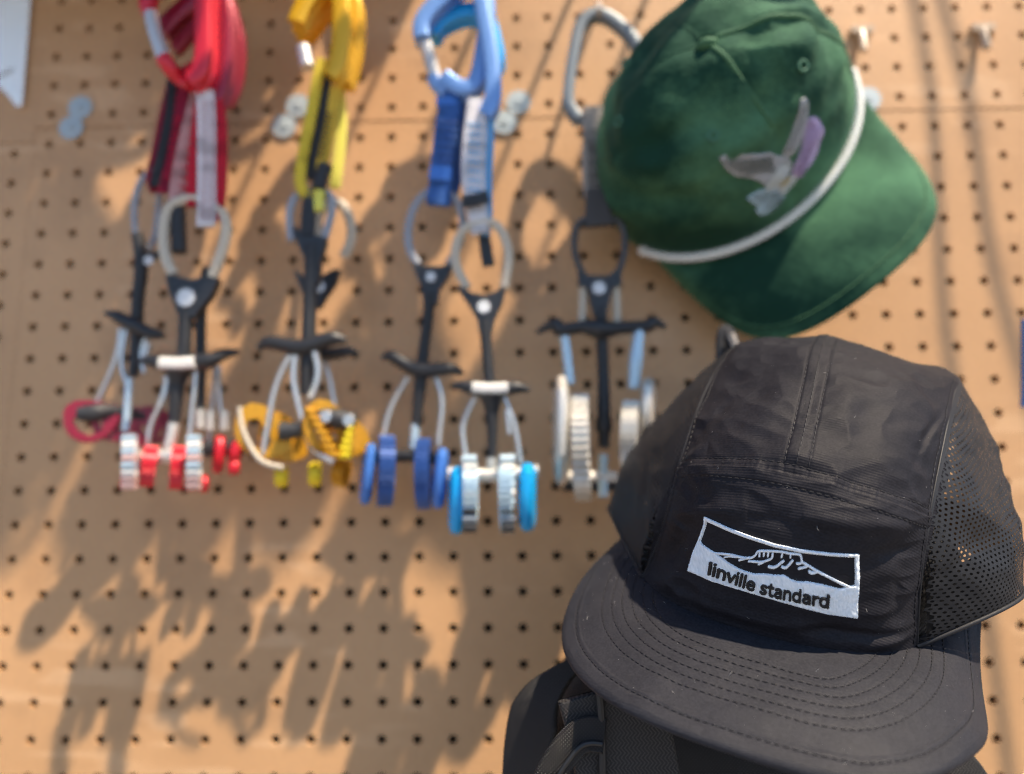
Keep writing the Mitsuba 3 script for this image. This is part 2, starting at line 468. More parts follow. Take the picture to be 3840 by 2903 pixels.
def wires(t, kk, lists, d, r=0.0014, mat='m_steel'):
    for L in lists:
        put(t, 'wire', tube(kk(L, d), r, 24, 7), mat)


def px_lobes(t, kk, s, rows, d, mat):
    """rows: (x, y, width, height, yaw, roll, flip, material or None, depth offset) in crop pixels."""
    for x, y, w, h, yaw, roll, flip, m_, dd, amp, *pt in rows:
        u = mpp(off(d + dd)) * s
        if abs(yaw) < 40:                   # edge-on to the viewer
            c_l = kk([(x, y)], d + dd)[0]
            yaw = yaw + 0.9 * math.degrees(math.atan2(CAM[0] - c_l[0], c_l[1] - CAM[1]))
        put(t, 'lobe', lobe(kk([(x, y)], d + dd)[0], h * u, h * u * ((0.9 if abs(yaw) < 40 else 0.72) if abs(yaw) < 60 or amp > 0.046 else 0.86), w * u, yaw, roll, flip, amp=amp, pitch=pt[0] if pt else 0.0, hole=amp > 0.04 or abs(yaw) < 60), m_ or mat, 28)


S3, S4 = 1200 / 1824, 1300 / 1553
S1, S2, S5, SF = 1000 / 1858, 900 / 1672, 1740 / 2155, 3840 / 2212
GROUP = 'spring loaded camming devices hanging in a row'

# ---- dark red cam at far left
D = 0.052
t = thing('climbing_cam', 'dark red cam at far left with its lobes turned sideways', 'climbing cam', GROUP)
put(t, 'thumb_loop', tube(k1([(1075, 1180, D), (1000, 1240, D), (955, 1340, D), (938, 1470, D), (950, 1660, D), (985, 1760, D - .004), (1060, 1700, D - .010), (1100, 1500, D - .012), (1110, 1300, D - .010), (1075, 1180, D - .004)]), 0.0023, 60, 8), 'm_cable_grey')
put(t, 'stem', tube(k3([(480, -30), (500, 90), (500, 200), (485, 330), (478, 470), (470, 620), (455, 780)], D), [0.0040, 0.0046, 0.0046, 0.0042, 0.0042, 0.0038, 0.0032], 40, 12), 'm_rubber_black')
yk = put(t, 'yoke', tube(k3([(500, 130), (560, 95), (615, 80)], D - 0.004), [0.0042, 0.0038, 0.0022], 16, 10), 'm_cast_black')
put(yk, 'emblem', disc(k3([(545, 118)], D + 0.002)[0], 0.0035, 0.001), 'm_badge')
put(t, 'trigger', tube(k3([(298, 418), (350, 430), (410, 462), (470, 492), (540, 528), (600, 540), (632, 548)], D + 0.004), [0.0018, 0.0040, 0.0048, 0.0056, 0.0046, 0.0040, 0.0018], 40, 12), 'm_cast_black')
wires(t, k3, [[(385, 510), (368, 640), (300, 820), (250, 925)], [(420, 505), (395, 640), (400, 760), (432, 850), (420, 960), (405, 1085)], [(530, 560), (505, 640), (520, 760)], [(545, 590), (525, 660)]], D, 0.0021)
put(t, 'ferrule', tube(k3([(435, 790), (425, 930), (412, 1090)], D + 0.003), 0.0027, 12, 10), 'm_ice_metal')
px_lobes(t, k3, S3, [(215, 1040, 50, 290, -66, 0, False, None, 0.008, 0.044, 80), (345, 1050, 50, 250, -60, 0, False, None, -0.002, 0.044, 70), (470, 1075, 55, 280, -64, 0, False, None, -0.010, 0.044, 76), (575, 1065, 50, 250, -60, 0, False, None, -0.018, 0.044, 66)], D, 'm_crimson_metal')
put(t, 'axle', tube(k3([(150, 990, D + 0.012), (240, 985, D + 0.010), (330, 975, D + .004), (520, 1010, D - 0.012)]), [0.0050, 0.0062, 0.0036, 0.0036], 16, 12), 'm_screw_dark')
sl = put(t, 'sling', band(k1([(1225, 470), (1190, 640), (1140, 860), (1095, 1080), (1060, 1250), (1090, 1330)], D), 0.0085, 0.0040, (0.35, -1, 0), 40), 'm_web_crimson', label='dark red and black sewn webbing sling')
put(t, 'sling_inner', band(k1([(1205, 520), (1195, 700), (1165, 900), (1125, 1090), (1075, 1300)], D + 0.005), 0.0075, 0.0036, (0.1, -1, 0), 40), 'm_web_black')
put(t, 'sling_outer', band(k1([(1290, 470), (1285, 620), (1265, 800), (1235, 1000), (1195, 1180), (1150, 1345)], D + 0.006), 0.0125, 0.0042, (-0.3, -1, 0), 40), 'm_web_crimson')
for i in range(9):
    put(t, 'bar_tack', band(k1([(1165 - 9 * i + 60, 820 + 52 * i), (1210 - 9 * i + 60, 832 + 52 * i)], D + 0.0088), 0.0016, 0.0012, n=6), 'm_web_red')

# ---- third red cam, behind right
D = 0.042
t = thing('climbing_cam', 'red cam mostly hidden behind the front red cam, its trigger showing on the right', 'climbing cam', GROUP)
put(t, 'stem', tube(k3([(880, 160), (850, 330), (840, 520), (838, 760), (830, 1010)], D), 0.0038, 24, 10), 'm_rubber_black')
put(t, 'trigger', tube(k3([(700, 700), (810, 705), (880, 695), (960, 655), (1060, 638)], D + 0.004), [0.002, 0.0048, 0.0056, 0.0046, 0.0018], 30, 10), 'm_cast_black')
wires(t, k3, [[(925, 720), (910, 900), (895, 1080), (870, 1240)], [(945, 720), (950, 900), (960, 1010)]], D, 0.0016)
px_lobes(t, k3, S3, [(942, 1225, 62, 215, 4, 2, True, None, 0, 0.0), (1040, 1215, 58, 130, -10, 10, True, None, 0.004, 0.0), (1030, 1300, 60, 80, 0, 0, True, None, 0.006, 0.0), (860, 1390, 48, 100, 0, 0, False, None, 0.002, 0.0)], D, 'm_red_metal')
put(t, 'axle', tube(k3([(870, 1190), (1085, 1180)], D), 0.0058, 6, 10), 'm_screw_dark')
for q in ((835, 1020), (893, 1030), (975, 1030)):
    put(t, 'ferrule', tube(k3([(q[0], q[1] - 55), (q[0], q[1] + 55)], D + 0.004), 0.0034, 6, 10), 'm_silver_metal')

# ---- front red cam
D = 0.072
t = thing('climbing_cam', 'red cam in front with tan thumb loop, white badge and white trigger ring', 'climbing cam', GROUP)
put(t, 'thumb_loop', tube(k3([(690, 200), (655, 140), (632, 50), (630, -60), (665, -180), (790, -235), (930, -190), (985, -90), (975, 20), (940, 130), (905, 215)], D), 0.0037, 60, 10), 'm_cable_tan')
yk = put(t, 'yoke', plate(k3([(645, 205), (700, 212), (780, 232), (870, 215), (930, 222), (890, 310), (820, 395), (800, 430), (720, 430), (700, 380), (665, 290)], D + 0.004), 0.0075, 0.0008), 'm_cast_black', 30)
put(yk, 'emblem', disc(k3([(757, 330)], D + 0.0045)[0], 0.0062, 0.0012), 'm_badge')
put(t, 'stem', tube(k3([(760, 400), (752, 520), (742, 650), (715, 770), (700, 900), (688, 1045)], D), [0.0050, 0.0044, 0.0043, 0.0050, 0.0043, 0.0036], 40, 12), 'm_rubber_black')
put(t, 'trigger', tube(k3([(490, 690), (560, 690), (640, 700), (705, 702), (800, 698), (880, 688), (970, 660)], D + 0.003), [0.0016, 0.0042, 0.0058, 0.0066, 0.0060, 0.0054, 0.0022], 40, 12), 'm_cast_black')
put(t, 'trigger_ring', band(k3([(606, 700), (705, 704), (806, 697)], D + 0.0085), 0.0080, 0.005, n=16), 'm_label_white')
put(t, 'trigger_hub', tube(k3([(712, 735), (708, 780), (702, 830)], D), [0.0105, 0.0065, 0.0048], 10, 14), 'm_cast_black')
wires(t, k3, [[(645, 780), (635, 890), (575, 1010), (548, 1090), (535, 1180), (505, 1290), (472, 1335)], [(815, 735), (805, 860), (790, 990), (780, 1120)], [(660, 780), (600, 960)]], D, 0.0020)
put(t, 'ferrule', tube(k3([(688, 1040), (672, 1130), (655, 1195)], D), 0.0036, 10, 10), 'm_silver_metal')
put(t, 'axle', tube(k3([(420, 1245), (640, 1235), (830, 1230)], D), 0.0052, 12, 12), 'm_silver_metal')
px_lobes(t, k3, S3, [(545, 1290, 74, 235, 2, 4, False, 'm_red_metal', 0, 0.02), (708, 1298, 72, 250, 2, 2, False, 'm_red_metal', 0, 0.02), (432, 1265, 70, 310, 2, 2, False, 'm_red_metal', 0.003, 0.03), (802, 1280, 68, 300, 2, 2, False, 'm_red_metal', 0.003, 0.03)], D, 'm_red_metal')
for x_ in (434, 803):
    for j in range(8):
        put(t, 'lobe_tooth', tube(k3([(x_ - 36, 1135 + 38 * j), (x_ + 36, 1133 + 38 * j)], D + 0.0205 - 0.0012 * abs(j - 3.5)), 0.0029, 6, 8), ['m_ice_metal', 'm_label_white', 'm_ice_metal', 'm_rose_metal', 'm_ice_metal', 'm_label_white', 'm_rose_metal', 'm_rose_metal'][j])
put(t, 'sling', band(k1([(1420, 560), (1370, 760), (1310, 1000), (1265, 1220), (1235, 1440)], D - 0.004), 0.0125, 0.0040, (0.45, -1, 0), 30), 'm_web_pink', label='white and red webbing sling')
put(t, 'sling_core', band(k1([(1430, 640), (1440, 860), (1440, 1100), (1440, 1350), (1435, 1580)], D + 0.004), 0.0125, 0.0045, (0, -1, 0), 30), 'm_web_white')
put(t, 'sling_edge', band(k1([(1395, 700), (1372, 920), (1345, 1180), (1340, 1440)], D + 0.001), 0.0075, 0.004, n=30), 'm_web_red')
put(t, 'sling_edge', band(k1([(1490, 640), (1530, 860), (1535, 1100), (1525, 1350), (1495, 1540)], D + 0.001), 0.0100, 0.004, n=30), 'm_web_red')
put(t, 'sling_top', band(k1([(1290, 470), (1330, 520), (1400, 600), (1470, 690)], D + .001), 0.013, 0.004, n=20), 'm_web_red')
put(t, 'keeper', tube(k1([(1240, 1450), (1245, 1600), (1250, 1760)], D - 0.003), 0.0052, 10, 10), 'm_rubber_black')

for i in range(10):
    put(t, 'sling_stitch', band(k1([(1345 - 11 * i, 760 + 66 * i), (1385 - 10 * i, 800 + 66 * i)], D - 0.0012), 0.0016, 0.0010, n=5), 'm_web_red')
put(t, 'core_stripe', band(k1([(1418, 700), (1424, 900), (1424, 1150), (1418, 1400), (1412, 1540)], D + 0.0066), 0.0016, 0.0010, n=20), 'm_web_pink')
put(t, 'core_stripe', band(k1([(1462, 700), (1470, 900), (1470, 1150), (1466, 1400), (1458, 1540)], D + 0.0066), 0.0014, 0.0010, n=20), 'm_web_pink')
# ---- yellow cams
D = 0.046
t = thing('climbing_cam', 'yellow cam behind, its tan loop and badge showing right of the front yellow cam', 'climbing cam', GROUP)
put(t, 'thumb_loop', tube(k2([(560, 1660), (540, 1560), (590, 1440), (680, 1410), (740, 1470), (775, 1580), (765, 1700), (720, 1790)], D), 0.0036, 40, 10), 'm_cable_tan')
yk = put(t, 'yoke', plate(k3([(1375, 175), (1420, 205), (1520, 215), (1590, 175), (1625, 170), (1600, 240), (1545, 320), (1510, 380), (1450, 380), (1420, 290)], D), 0.007, 0.0006), 'm_cast_black', 30)
put(yk, 'emblem', disc(k3([(1515, 268)], D)[0], 0.0042, 0.0012), 'm_badge')
put(t, 'trigger', tube(k3([(1480, 640), (1600, 650), (1680, 635), (1730, 648)], D + 0.002), [0.005, 0.0046, 0.004, 0.0018], 20, 10), 'm_cast_black')
wires(t, k3, [[(1530, 640), (1575, 780), (1590, 860), (1605, 940)], [(1520, 640), (1500, 780), (1465, 915)]], D, 0.0020)
px_lobes(t, k3, S3, [(1640, 1330, 70, 160, -20, 10, False, 'm_yellow_metal', 0, 0.03), (1300, 1350, 75, 120, 0, 0, False, 'm_lemon_metal', 0.002, 0.0), (1492, 1335, 75, 140, 0, 0, False, 'm_lemon_metal', 0.002, 0.0)], D, 'm_yellow_metal')
put(t, 'sling', band(k2([(690, 640), (705, 860), (690, 1080), (660, 1310)], D), 0.0085, 0.004, n=30), 'm_web_lime')

D = 0.070
t = thing('climbing_cam', 'yellow cam in front with gold toothed lobes facing sideways', 'climbing cam', GROUP)
put(t, 'thumb_loop', tube(k2([(360, 1680, D), (345, 1530, D), (370, 1400, D), (450, 1340, D - .004), (560, 1330, D - .004), (640, 1390, D), (630, 1520, D), (590, 1660, D)]), 0.0028, 50, 10), 'm_cable_grey')
put(t, 'keeper', band(k2([(500, 1340), (480, 1480), (470, 1640)], D + 0.002), 0.010, 0.005, n=16), 'm_rubber_black')
put(t, 'yoke', plate(k3([(1370, -60), (1440, -40), (1545, -10), (1510, 120), (1500, 240), (1440, 240), (1445, 120), (1400, 20)], D + 0.003), 0.008, 0.0008), 'm_cast_black', 30)
put(t, 'stem', tube(k3([(1478, 30), (1470, 200), (1462, 380), (1455, 560), (1448, 720), (1440, 880)], D), [0.0055, 0.0050, 0.0048, 0.0050, 0.0048, 0.0040], 40, 12), 'm_rubber_black')
put(t, 'trigger', tube(k3([(1168, 625), (1215, 588), (1290, 592), (1380, 610), (1460, 605), (1540, 575), (1610, 562), (1668, 575)], D + 0.004), [0.0016, 0.0046, 0.0050, 0.0056, 0.0060, 0.0056, 0.0050, 0.0020], 50, 12), 'm_cast_black')
wires(t, k3, [[(1350, 660), (1290, 780), (1250, 910), (1225, 1050), (1192, 1225)], [(1380, 660), (1370, 780), (1385, 880), (1420, 1030), (1480, 1180), (1600, 1265)], [(1490, 640), (1510, 760), (1470, 900)]], D + 0.006, 0.0024, 'm_steel')
px_lobes(t, k3, S3, [(1185, 1110, 45, 370, -62, 0, False, None, 0.006, 0.05, 42), (1300, 1140, 50, 330, -58, 0, False, None, -0.006, 0.05, 40), (1565, 1090, 45, 370, -60, 0, False, None, 0.006, 0.05, 40), (1660, 1120, 45, 320, -58, 0, False, None, -0.006, 0.05, 50)], D, 'm_yellow_metal')
put(t, 'lobe_rim', tube(k3([(1062, 950), (1075, 1060), (1120, 1170), (1190, 1262), (1310, 1298)], D + 0.014), 0.0018, 30, 8), 'm_cable_tan')
for j in range(7):
    put(t, 'lobe_tooth', tube(k3([(1440 + 22 * j, 965 + 42 * j), (1490 + 24 * j, 990 + 40 * j)], D + 0.016), 0.0023, 6, 8), 'm_yellow_metal')
for j in range(6):
    put(t, 'lobe_tooth', tube(k3([(1625 + 14 * j, 1230 - 40 * j), (1690 + 4 * j, 1225 - 36 * j)], D + 0.012), 0.0026, 6, 8), 'm_lemon_metal')
ax = put(t, 'axle', tube(k3([(1300, 1090), (1420, 1070), (1520, 1010), (1620, 1020), (1720, 1030)], D + 0.008), [0.0062, 0.0046, 0.0052, 0.0066, 0.0052], 30, 12), 'm_screw_dark')
for q in ((1555, 1008), (1685, 1028)):
    put(ax, 'bolt', disc(k3([q], D + 0.013)[0], 0.0040, 0.0016), 'm_steel')
put(t, 'sling', band(k2([(575, 420), (540, 560), (500, 780), (455, 1000), (425, 1180), (430, 1310), (490, 1370), (560, 1340)], D + 0.002), 0.0080, 0.0050, n=50), 'm_web_yellow', label='yellow and black webbing sling')
put(t, 'sling_inner', band(k2([(612, 520), (585, 720), (545, 940), (505, 1130), (500, 1250)], D - 0.001), 0.0066, 0.004, n=30), 'm_web_black')
put(t, 'sling_back', band(k2([(665, 610), (630, 720), (612, 880), (590, 1040), (560, 1150), (520, 1200)], D - 0.002), 0.0105, 0.004, n=30), 'm_web_amber')
for i in range(9):
    put(t, 'bar_tack', band(k2([(575 - 6 * i, 790 + 36 * i), (640 - 6 * i, 800 + 36 * i)], D + 0.0012), 0.0014, 0.0010, n=5), 'm_web_black')
put(t, 'sling_tail', band(k2([(560, 1330), (550, 1400), (555, 1470)], D + 0.004), 0.0070, 0.004, n=12), 'm_web_lime')
put(t, 'sling_stop', tube(k2([(600, 1150), (570, 1230), (545, 1320)], D + 0.003), 0.0050, 12, 10), 'm_rubber_black')

# ---- blue cam
D = 0.055
t = thing('climbing_cam', 'royal blue cam with grey thumb loop hanging on a blue webbing sling', 'climbing cam', GROUP)
put(t, 'thumb_loop', tube(k4([(440, 350), (405, 290), (395, 200), (420, 100), (480, 30), (560, 20), (625, 90), (640, 190), (610, 290), (575, 350)], D), 0.0031, 60, 10), 'm_cable_grey')
yk = put(t, 'yoke', plate(k4([(415, 340), (470, 362), (540, 362), (592, 345), (570, 400), (530, 460), (520, 520), (465, 520), (462, 450), (435, 395)], D + 0.003), 0.0075, 0.0008), 'm_cast_black', 30)
put(yk, 'emblem', disc(k4([(497, 405)], D + 0.0035)[0], 0.0036, 0.0012), 'm_badge')
put(t, 'stem', tube(k4([(492, 480), (482, 600), (465, 740), (452, 860), (440, 970), (430, 1080)], D), [0.0046, 0.0040, 0.0038, 0.0046, 0.0040, 0.0032], 40, 12), 'm_rubber_black')
put(t, 'trigger', tube(k4([(276, 770), (315, 760), (380, 795), (450, 822), (520, 820), (590, 818), (640, 838)], D + 0.004), [0.0016, 0.0044, 0.0046, 0.0058, 0.0050, 0.0042, 0.0018], 50, 12), 'm_cast_black')
wires(t, k4, [[(395, 855), (340, 945), (305, 1030), (285, 1115)], [(515, 850), (545, 945), (540, 1060), (530, 1160)]], D, 0.0022)
put(t, 'ferrule', tube(k4([(428, 1065), (420, 1175)], D), 0.0034, 8, 10), 'm_ice_metal')
put(t, 'axle', tube(k4([(190, 1215), (330, 1208), (440, 1208), (570, 1225)], D), 0.0042, 12, 12), 'm_cast_black')
px_lobes(t, k4, S4, [(213, 1288, 54, 270, 4, 5, True, None, 0.004, 0.0), (295, 1272, 68, 318, 4, 1, False, 'm_navy_metal', 0.006, 0.022), (464, 1285, 60, 318, -4, 0, False, 'm_navy_metal', 0.006, 0.022), (543, 1308, 58, 268, -4, 5, True, None, 0.004, 0.0)], D, 'm_blue_metal')
put(t, 'sling', band(k2([(1480, 560), (1470, 700), (1440, 880), (1420, 1060), (1400, 1260), (1380, 1430)], D + 0.004), 0.0170, 0.0050, n=40), 'm_web_blue', label='blue webbing sling with rows of bar tacks')
for y_ in (850, 905, 960, 1015, 1070, 1120):
    put(t, 'bar_tack', band(k2([(1375 - (y_ - 850) * .1, y_), (1520 - (y_ - 850) * .1, y_ + 4)], D + 0.0072), 0.0022, 0.0012, n=5), 'm_web_navy')
put(t, 'sling_tab', band(k2([(1322, 1200), (1475, 1215)], D + 0.0075), 0.011, 0.0024, n=8), 'm_blue_metal')
put(t, 'sling_wrap', band(k2([(1470, 575), (1450, 660), (1445, 740)], D + 0.006), 0.0165, 0.004, n=12), 'm_blue_metal')
put(t, 'sling_back', band(k2([(1540, 600), (1560, 900), (1510, 1200), (1460, 1420)], D - 0.002), 0.010, 0.004, n=20), 'm_web_navy')

# ---- light blue cam
D = 0.075
t = thing('climbing_cam', 'light blue cam with cyan outer lobes and a white trigger ring, on a white sling', 'climbing cam', GROUP)
put(t, 'thumb_loop', tube(k4([(660, 455), (620, 380), (605, 300), (640, 200), (720, 160), (790, 175), (835, 250), (845, 330), (825, 455)], D), 0.0031, 60, 10), 'm_cable_tan')
yk = put(t, 'yoke', plate(k4([(620, 450), (680, 482), (740, 492), (800, 470), (825, 445), (812, 510), (775, 590), (765, 640), (715, 640), (710, 590), (665, 515)], D + 0.003), 0.0075, 0.0008), 'm_cast_black', 30)
put(yk, 'emblem', disc(k4([(734, 540)], D + 0.0035)[0], 0.0043, 0.0012), 'm_badge')
put(t, 'stem', tube(k4([(740, 600), (748, 740), (760, 880), (768, 1000), (772, 1100), (770, 1225)], D), [0.0042, 0.0036, 0.0036, 0.0044, 0.0034, 0.0028], 40, 12), 'm_rubber_black')
put(t, 'trigger', tube(k4([(592, 892), (640, 892), (700, 905), (765, 908), (840, 905), (890, 900), (938, 912)], D + 0.003), [0.0018, 0.0038, 0.0050, 0.0056, 0.0050, 0.0040, 0.0018], 50, 12), 'm_cast_black')
put(t, 'trigger_ring', band(k4([(682, 898), (765, 904), (842, 900)], D + 0.0078), 0.0070, 0.0050, n=16), 'm_label_white')
put(t, 'trigger_hub', tube(k4([(768, 925), (770, 955), (771, 1010)], D), [0.0092, 0.0064, 0.0044], 10, 14), 'm_cast_black')
wires(t, k4, [[(695, 945), (655, 1030), (640, 1090), (645, 1150), (655, 1215)], [(825, 945), (860, 1030), (880, 1110), (900, 1240)], [(835, 1000), (850, 1110)]], D, 0.0019)
put(t, 'ferrule', tube(k4([(770, 1215), (768, 1290)], D), 0.0034, 8, 10), 'm_silver_metal')
put(t, 'axle', tube(k4([(575, 1285), (700, 1292), (800, 1292), (980, 1275)], D), 0.0046, 12, 12), 'm_silver_metal')
px_lobes(t, k4, S4, [(612, 1405, 68, 292, 3, 1, True, None, 0.003, 0.0), (668, 1375, 66, 330, 3, 0, False, 'm_ice_metal', 0.006, 0.03), (838, 1375, 60, 350, -3, 0, False, 'm_ice_metal', 0.006, 0.03), (932, 1390, 72, 296, -3, 1, True, None, 0.003, 0.0)], D, 'm_cyan_metal')
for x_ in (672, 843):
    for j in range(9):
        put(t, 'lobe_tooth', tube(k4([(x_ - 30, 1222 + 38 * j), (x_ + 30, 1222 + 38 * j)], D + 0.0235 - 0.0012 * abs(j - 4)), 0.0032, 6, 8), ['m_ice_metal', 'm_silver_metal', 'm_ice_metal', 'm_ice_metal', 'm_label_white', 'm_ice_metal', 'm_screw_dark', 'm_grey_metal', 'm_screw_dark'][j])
put(t, 'sling', band(kf([(1030, 215), (1025, 300), (1022, 380), (1030, 450), (1038, 505)], D), 0.0165, 0.005, n=30, widths=[.8, 1, 1, .9, .75]), 'm_web_white', label='white webbing sling with pale blue edge')
for i in range(8):
    put(t, 'sling_stitch', band(kf([(1010, 268 + 20 * i), (1040, 272 + 20 * i)], D + 0.0030), 0.0018, 0.0010, n=5), 'm_web_sky')
put(t, 'sling_edge', band(kf([(1052, 225), (1052, 310), (1048, 400), (1048, 470), (1042, 508)], D - 0.003), 0.0100, 0.005, n=30), 'm_web_sky')
put(t, 'keeper', band(kf([(998, 436), (1025, 432), (1055, 424)], D + 0.006), 0.0085, 0.003, n=14), 'm_rubber_black')
put(t, 'sling_tail', band(kf([(1045, 505), (1050, 540), (1056, 575)], D - 0.006), 0.0085, 0.003, n=10), 'm_rubber_black')

# ---- silver cam
D = 0.056
t = thing('climbing_cam', 'large silver cam with long straight trigger bar, partly behind the black cap', 'climbing cam', GROUP)
put(t, 'thumb_loop', tube(k4([(1180, 400), (1145, 310), (1140, 230), (1165, 160), (1245, 140), (1340, 160), (1365, 230), (1360, 310), (1330, 400)], D), 0.0023, 60, 10), 'm_cable_dark')
yk = put(t, 'yoke', plate(k4([(1162, 375), (1200, 402), (1290, 405), (1345, 365), (1345, 435), (1305, 450), (1290, 520), (1278, 570), (1232, 570), (1215, 500), (1205, 450), (1165, 435)], D + 0.003), 0.008, 0.0008), 'm_cast_black', 30)
put(yk, 'emblem', disc(k4([(1250, 455)], D + 0.0035)[0], 0.0046, 0.0012), 'm_badge')
wires(t, k4, [[(1180, 435), (1176, 520), (1172, 615)], [(1325, 435), (1328, 520), (1332, 615)]], D - 0.002, 0.0028, 'm_cable_tan')
put(t, 'trigger', tube(k4([(970, 655), (1060, 618), (1070, 640), (1160, 630), (1262, 640), (1370, 632), (1480, 620), (1490, 605), (1548, 632)], D + 0.004), [0.0014, 0.0046, 0.0046, 0.0044, 0.0075, 0.0044, 0.0046, 0.0044, 0.0018], 70, 12), 'm_cast_black')
put(t, 'stem', tube(k4([(1258, 540), (1262, 660), (1268, 800), (1272, 1000), (1272, 1170)], D), [0.0042, 0.0042, 0.0040, 0.0046, 0.0038], 40, 12), 'm_rubber_black')
put(t, 'stem_collar', tube(k4([(1272, 1040), (1271, 1095)], D), 0.0058, 6, 12), 'm_rubber_black')
put(t, 'ferrule', tube(k4([(1270, 1200), (1268, 1300), (1268, 1390)], D), 0.0034, 8, 10), 'm_ice_metal')
put(t, 'wire', tube(k4([(1092, 650), (1108, 770), (1120, 885)], D + 0.002), 0.0034, 10, 8), 'm_ice_metal')
put(t, 'wire', tube(k4([(1430, 640), (1415, 780), (1405, 905)], D + 0.004), [0.0036, 0.0050, 0.0040], 10, 8), 'm_ice_metal')
put(t, 'axle', tube(k4([(1090, 1300), (1330, 1300)], D), 0.0036, 8, 12), 'm_label_white')
put(t, 'axle', tube(k4([(1090, 1340), (1400, 1340)], D - 0.004), 0.0040, 8, 12), 'm_cast_black')
px_lobes(t, k4, S4, [(1078, 1100, 66, 480, 2, 1, True, None, 0.004, 0.0), (1172, 1165, 72, 480, -2, 0, False, None, 0.006, 0.022), (1390, 1120, 72, 330, -4, 4, False, None, 0.004, 0.022), (1470, 1005, 58, 280, -4, 5, True, None, 0.002, 0.0)], D, 'm_silver_metal')
put(t, 'sling', band(k5([(160, 500), (160, 620), (155, 780), (165, 920)], D - .004), 0.0165, 0.005, n=24), 'm_web_beige', label='grey webbing sling')
put(t, 'sling_end', band(k5([(165, 880), (175, 960), (185, 1050)], D), 0.0175, 0.006, n=16, widths=[.8, 1, 1.25]), 'm_web_charcoal')
for i in range(9):
    put(t, 'bar_tack', band(k5([(128, 655 + 28 * i), (190, 660 + 28 * i)], D - 0.0008), 0.0022, 0.0010, n=5), 'm_web_charcoal')

# ---- carabiners
def biner(label, kk, body, d, r, mat, gate=None, gate_r=None, gate_mat='m_gate_grey', flatten=1.4, closed=False, body2=None):
    t = thing('carabiner', label, 'carabiner', 'carabiners holding the cams')
    x_ = [(1, -1), (1, -0.55), (0.62, -0.25), (0.62, 0.25), (1, 0.55), (1, 1), (0.55, 1.25), (-0.55, 1.25), (-1, 1), (-1, 0.55), (-0.62, 0.25), (-0.62, -0.25), (-1, -0.55), (-1, -1), (-0.55, -1.25), (0.55, -1.25)]
    sec = np.array(Polygon(np.array(x_) * r * [1.0, flatten * 0.8]).buffer(r * 0.12, quad_segs=2).simplify(r * 0.02).exterior.coords)[:-1]
    put(t, 'body', sweep(spline(kk(body, d), 80, closed), sec, (0, -1, 0), closed), mat)
    if gate:
        put(t, 'gate', tube(kk(gate, d), gate_r or r * 0.8, 20, 10), gate_mat)
    return t


c_ = biner('bright red carabiner nearest the viewer with a pale gate', k1, [(1075, -60), (1090, -210), (1190, -330), (1330, -340), (1430, -240), (1448, -60), (1440, 120), (1440, 300), (1430, 470), (1390, 560), (1345, 590)], 0.082, 0.0054, 'm_red_metal', [(1050, 90), (1075, 200), (1110, 310), (1145, 410)], 0.0050)
put(c_, 'nose', tube(k1([(1345, 590, .080), (1260, 560, .074), (1190, 480, .080), (1140, 410, .082)]), [0.005, 0.0045, 0.0056, 0.0056], 20, 12), 'm_red_metal')
put(c_, 'gate_hinge', tube(k1([(1075, -60), (1035, 20), (1045, 100)], 0.082), [0.005, 0.0064, 0.0054], 14, 12), 'm_red_metal')
biner('crimson carabiner behind the bright red one', k1, [(1150, 250), (1230, 160), (1330, 80), (1400, 20), (1470, -80), (1540, -30), (1590, 110), (1625, 260), (1625, 420), (1600, 580), (1545, 700)], 0.055, 0.0062, 'm_crimson_metal', [(1225, 360), (1300, 270), (1370, 180)], 0.005, 'm_crimson_metal')
biner('dark red carabiner right of the bright red one', k1, [(1520, -60), (1560, 60), (1580, 260), (1570, 480), (1540, 640), (1500, 720), (1440, 680)], 0.068, 0.0060, 'm_crimson_metal', flatten=1.1)
c_ = biner('golden yellow carabiner in front above the yellow sling', k2, [(410, 190), (450, 90), (520, -20), (610, -110), (690, -60), (720, 80), (720, 240), (705, 400), (670, 520), (640, 560)], 0.074, 0.0056, 'm_biner_yellow', [(440, 330), (455, 400), (470, 470)], 0.0050)
biner('amber carabiner half hidden behind the yellow one', k2, [(410, 280), (470, 230), (560, 110), (640, -10), (720, -80), (790, 0), (810, 140), (800, 320), (770, 480), (735, 600)], 0.055, 0.0052, 'm_biner_yellow')
c_ = biner('blue carabiner with a pale gate holding the blue sling', k2, [(1420, 560), (1560, 640), (1640, 600), (1690, 420), (1720, 200), (1720, 0), (1680, -120), (1560, -100), (1420, 10), (1320, 110), (1270, 200), (1275, 290)], 0.062, 0.0053, 'm_powder_blue_metal', [(1290, 300), (1320, 400), (1350, 510), (1380, 590)], 0.0050, 'm_gate_grey')
put(c_, 'nose', tube(k2([(1350, 540), (1380, 600), (1440, 650)], 0.062), 0.0056, 12, 10), 'm_powder_blue_metal')
biner('cyan carabiner behind the blue one', k2, [(1345, 275), (1370, 210), (1450, 150), (1560, 110), (1650, 110), (1720, 160), (1765, 300), (1790, 420), (1780, 460), (1730, 500)], 0.048, 0.0056, 'm_cyan_metal')
biner('pale blue carabiner spine running down to the white sling', kf, [(1030, -60), (1045, 30), (1058, 100), (1066, 170), (1062, 230), (1048, 255)], 0.074, 0.0050, 'm_powder_blue_metal')
c_ = biner('grey carabiner left of the green cap', k5, [(90, 560), (45, 500), (40, 420), (55, 300), (75, 190), (110, 100), (180, 72), (260, 110), (340, 190), (370, 260), (350, 350), (290, 450), (235, 520)], 0.046, 0.0037, 'm_dull_grey', [(235, 520), (190, 560), (130, 575), (90, 560)], 0.0040, 'm_dull_grey')
